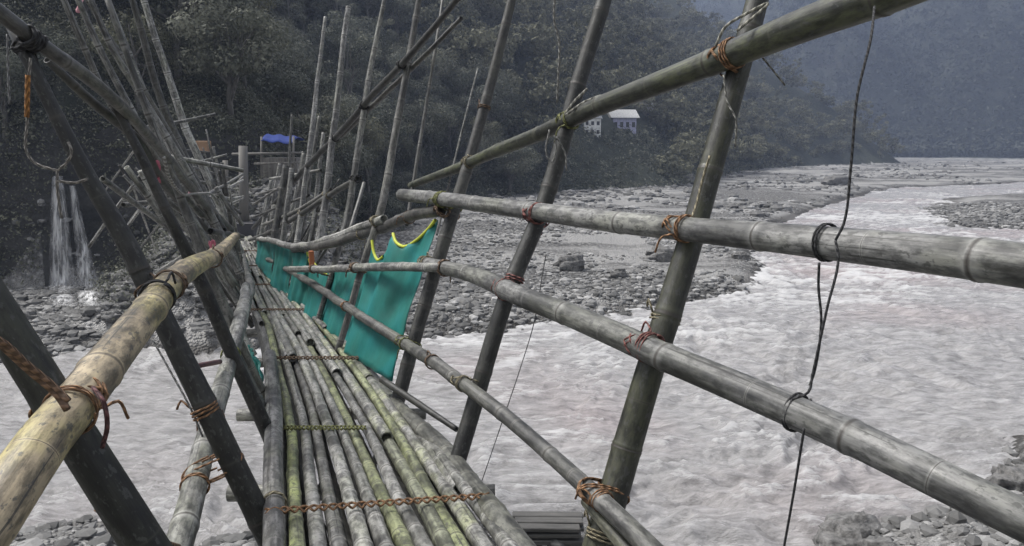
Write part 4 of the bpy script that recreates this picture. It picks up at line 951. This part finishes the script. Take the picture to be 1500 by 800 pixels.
# ------------------------------------------------------------------ teal nets
def net_material():
    m, n, b = mat('teal_sheet')
    tc = N(n, 'ShaderNodeTexCoord').outputs['Object']
    f = noise(n, tc, 3.5, 3, .5)
    c = ramp(n, f, [(.35, (.002, .085, .066)), (.5, (.003, .125, .105)), (.68, (.004, .155, .155))]).outputs[0]
    w = noise(n, vscale(n, tc, (160, 160, 160)), 1, 1); c = mixc(n, .25, c, mixc(n, w, c, (.0, .12, .11)))
    n.links.new(c, b.inputs['Base Color']); b.inputs['Roughness'].default_value = .6
    bp = N(n, 'ShaderNodeBump'); bp.inputs['Strength'].default_value = .35; bp.inputs['Distance'].default_value = .03
    n.links.new(noise(n, vscale(n, tc, (1, 1, .6)), 5, 4), bp.inputs['Height']); n.links.new(bp.outputs[0], b.inputs['Normal'])
    b.inputs['Subsurface Weight'].default_value = 0
    return m
NET = net_material()
TRIM = simple('lime_trim', (.42, .46, .04), .6, .1)
def arc(c, n):
    L = [0]
    for a, b in zip(c, c[1:]): L.append(L[-1]+math.hypot(b[0]-a[0], b[1]-a[1])+1e-6)
    s_ = np.linspace(0, L[-1], n); return np.stack([np.interp(s_, L, [p_[i] for p_ in c]) for i in range(3)], 1)
def net(top, bot, label, trims=(), nx=36, nz=24, green=None):
    a = arc(top, nx); b = arc(bot, nx); F_ = []; V3 = []
    for i in range(nx):
        A, B = P(*a[i]), P(*b[i])
        for j in range(nz):
            t = j/(nz-1); v = A.lerp(B, t)
            wv = .030*math.sin(i/nx*9+t*3)*math.sin(t*3.14)+.013*math.sin(i/nx*27+t*6)*(1-t*.5)+.012*math.sin(t*19+i/nx*7)*(i/nx)
            V3.append(v+Vector((.3*wv, wv, 0)))
    for i in range(nx-1):
        for j in range(nz-1): k = i*nz+j; F_.append((k, k+1, k+nz+1, k+nz))
    e = P(*bot[len(bot)//2]); root = thing('safety_net', label, 'net', e, 'teal nets strung along the bridge side')
    o = mesh_obj('sheet', [tuple(v) for v in V3], F_, NET, parent=root, loc=tuple(e))
    sd_ = o.modifiers.new('t', 'SOLIDIFY'); sd_.thickness = .004
    for tr in trims:
        pts = [P(*p_)+Vector((0, -.008, 0)) for p_ in tr]; Q, _ = bez(pts, [.01]*len(pts), .02); Q = np.array([x[:] for x in Q])
        tv, tf = tube_np(Q, [.011]*len(Q), 8); mesh_obj('trim', tv, tf, TRIM, parent=root, loc=tuple(e))
    return root
net([(546, 356, 5.65), (549, 372, 5.6), (554, 380, 5.55), (562, 374, 5.5), (570, 354, 5.4), (576, 344, 5.35), (582, 356, 5.25), (592, 361, 5.15), (610, 352, 5.0), (628, 335, 4.88), (640, 322, 4.8)],
    [(503, 518, 5.45), (530, 532, 5.1), (552, 545, 4.85), (573, 560, 4.62)], 'largest and nearest teal net with lime edged scoops at its top',
    [[(545, 352, 5.66), (548, 370, 5.61), (554, 381, 5.55), (562, 375, 5.5)], [(576, 342, 5.36), (580, 354, 5.27), (592, 361, 5.15), (610, 352, 5.0), (628, 335, 4.88), (638, 322, 4.8)]])
net([(494, 394, 6.6), (515, 395, 6.3), (542, 396, 6.0)], [(474, 500, 6.3), (514, 526, 5.75)], 'second teal net from the near end, narrow, with no lime edge')
net([(453, 384, 7.6), (466, 391, 7.4), (480, 396, 7.2), (499, 396, 6.8)], [(443, 472, 7.3), (482, 504, 6.5)], 'third teal net from the near end, below the pale thin rail', [[(459, 384, 7.6), (470, 396, 7.3), (484, 403, 7.1)]])
net([(429, 366, 8.6), (440, 370, 8.3), (451, 371, 8.0), (457, 388, 7.9)], [(420, 446, 8.6), (449, 476, 7.8)], 'fourth teal net with a lime strip on its right edge', [[(450, 369, 8.0), (452, 378, 7.98), (457, 392, 7.9)]])
net([(402, 357, 10.2), (415, 362, 9.6), (428, 366, 9)], [(396, 418, 10.0), (424, 450, 9)], 'fifth teal net, darker, where the sagging rail dips')
net([(376, 352, 13.4), (390, 354, 12), (401, 357, 10.6)], [(374, 386, 13.2), (386, 400, 12), (400, 420, 10.6)], 'farthest and smallest teal net beside the deck end')
net([(362, 505, 4.95), (368, 512, 4.85), (376, 528, 4.7)], [(372, 560, 4.75), (382, 580, 4.6), (394, 602, 4.4)], 'small teal net low on the left side of the deck')

# ------------------------------------------------------------------ far landing: post, hut, timber, rags
def solid_tube(name, pts, rads, m, parent=None, ns=12):
    v, f = tube_np([tuple(p_) for p_ in pts], rads, ns); n = len(pts); f = list(f)+[tuple(range(ns))[::-1], tuple((n-1)*ns+k for k in range(ns))]
    return mesh_obj(name, v, f, m, parent=parent, loc=tuple(pts[0]))
PW = simple('pale_timber', (.12, .115, .105), .8, .3, 5, .01, (1, 1, .2))
o = solid_tube('timber_post', [P(358, 325, 26.5), P(357, 270, 26.5), P(356, 214, 26.6)], [.17, .16, .15], PW); tag(o, 'stout pale timber post standing behind the far end of the deck', 'post')
o = solid_tube('timber_post', [P(332, 310, 27), P(330, 235, 27)], [.10, .09], WOOD); tag(o, 'thin dark post left of the stout pale post', 'post')
hb = P(405, 240, 33); hut = thing('tarpaulin_shelter', 'small open shelter with a blue tarpaulin roof behind the far bridge end', 'shelter', hb)
TARP = simple('blue_tarpaulin', (.010, .030, .17), .9, .25, 4, .02)
w0, w1 = P(382, 208, 32.2), P(430, 208, 32.4)
nx, ny = 12, 8; V_, F_ = [], []
for i in range(nx):
    for j in range(ny):
        u, v = i/(nx-1), j/(ny-1); x = w0.x+(w1.x-w0.x)*u; V_.append((x, 32.2+v*1.9, w0.z+.05+.30*math.sin(v*math.pi*.8)-.12*u+.04*math.sin(u*14+v*5)))
for i in range(nx-1):
    for j in range(ny-1): k = i*ny+j; F_.append((k, k+ny, k+ny+1, k+1))
o = mesh_obj('tarpaulin', V_, F_, TARP, parent=hut, loc=tuple(hb)); o.modifiers.new('t', 'SOLIDIFY').thickness = .02
for px in (383, 430):
    for Y in (32.3, 34): solid_tube('post', [P(px, 262, Y), P(px, 200, Y)], [.05, .045], WOOD, hut)
solid_tube('beam', [P(340, 226, 32.1), P(445, 224, 32.2)], [.06, .05], PW, hut)
solid_tube('beam', [P(372, 240, 32.1), P(440, 238, 32.2)], [.05, .04], WOOD, hut)
V_, F_ = box((-.75, 0, -1.2), (.75, 1.6, .25)); o = mesh_obj('back_wall', [(x+hb.x, y+hb.y+.4, z+hb.z) for x, y, z in V_], F_, WOOD, parent=hut, loc=tuple(hb), smooth=False)
def crate(px, py, Y, w, h, m, label, name='wooden_box', cat='box', d=.4):
    c = P(px, py, Y); v, f = box((-w/2, 0, -h/2), (w/2, d, h/2))
    o = mesh_obj(name, [(a+c.x, b+c.y, e+c.z) for a, b, e in v], f, m, loc=tuple(c), smooth=False)
    bv = o.modifiers.new('b', 'BEVEL'); bv.width = .015; tag(o, label, cat); return o
CARD = simple('tan_board', (.24, .15, .09), .8, .2, 3)
RAGM = simple('red_cloth', (.42, .12, .16), .8, .3, 6); RAGP = simple('pink_cloth', (.55, .28, .32), .8, .2, 6)
def rag(px, py, Y, w, h, m, label):
    c = P(px, py, Y); V_, F_ = [], []
    sx = w/2/F*Y; sz = h/2/F*Y
    for i in range(7):
        for j in range(9):
            u, v = i/6-.5, j/8-.5; wd = 1-.45*abs(math.sin(v*5+1))
            V_.append((c.x+u*2*sx*wd, c.y-.02+.25*sx*math.sin(u*9+v*4), c.z-v*2*sz+.15*sz*math.sin(u*6)))
    for i in range(6):
        for j in range(8): k = i*9+j; F_.append((k, k+1, k+10, k+9))
    o = mesh_obj('rag', V_, F_, m, loc=tuple(c)); o.modifiers.new('t', 'SOLIDIFY').thickness = .006; tag(o, label, 'rag', 'rags tied to the bridge poles')
rag(119, 4, 5.35, 14, 26, RAGP, 'pinkish rag tied to a fan pole at the top left edge'); rag(232, 253, 4.3, 12, 32, RAGM, 'dark red rag wrapped on the left poles'); 0
rag(281, 279, 5.2, 12, 14, RAGP, 'small pink rag on the pale strap of the left fan'); rag(312, 360, 4.6, 12, 16, RAGM, 'red rag at the tip of the tan handrail')
crate(456, 379, 7.4, .055, .16, simple('rust_tag', (.35, .12, .05), .8), 'rusty brown tag hanging under the sagging rail', 'metal_tag', 'tag', .02)
crate(295, 215, 28, .42, .42, CARD, 'tan box on the stone landing among the far poles'); 0
crate(356, 346, 25.8, .75, .9, DARKG, 'solid dark crib under the stout pale post', 'dark_box', 'block', .6)  # one solid near-black box, not a hollow opening
# timber stack at the near waterline
g0 = hit(806, 800, 8); c0 = P(806, 800, g0.y); tz = P(806, 772, g0.y).z-.27; c0.z = tz; st = thing('timber_stack', 'stack of dark timber beams at the near waterline under the bridge', 'timber', c0)
for i in range(4):
    for j in range(3):
        o1, o2, o3 = rng.uniform(-.06, .06, 3); v, f = box((-.52+o1, j*.2+o3*.2, .18-i*.105), (.50+o2, j*.2+.16+o3*.2, .18-i*.105+.07+o1*.2)); v = [(x_, y_+x_*o2*.5, z_+x_*o3*.35) for x_, y_, z_ in v]
        o = mesh_obj('beam', [(a+c0.x, b+c0.y, e+c0.z) for a, b, e in v], f, simple('wet_timber', (.075, .072, .066), .7, .5, 7, .01, (.2, 1, 1)) if (i+j) == 0 else bpy.data.materials['wet_timber'], parent=st, loc=tuple(c0), smooth=False)
        o.modifiers.new('b', 'BEVEL').width = .012

# ------------------------------------------------------------------ haze: one closed box of thin air
hm = bpy.data.materials.new('haze'); hm.use_nodes = True; n = hm.node_tree; n.nodes.clear()
ho = n.nodes.new('ShaderNodeOutputMaterial'); pv = n.nodes.new('ShaderNodeVolumePrincipled'); pv.inputs['Color'].default_value = (.58, .70, 1, 1); pv.inputs['Density'].default_value = .00064
pv.inputs['Anisotropy'].default_value = .2
n.links.new(pv.outputs[0], ho.inputs['Volume'])
v, f = box((-3600, -60, -4), (3600, 3300, float(GZ.max())+14))
o = mesh_obj('haze', v, f, hm, smooth=False, kind='stuff'); tag(o, 'thin bluish haze in the valley air', 'haze')
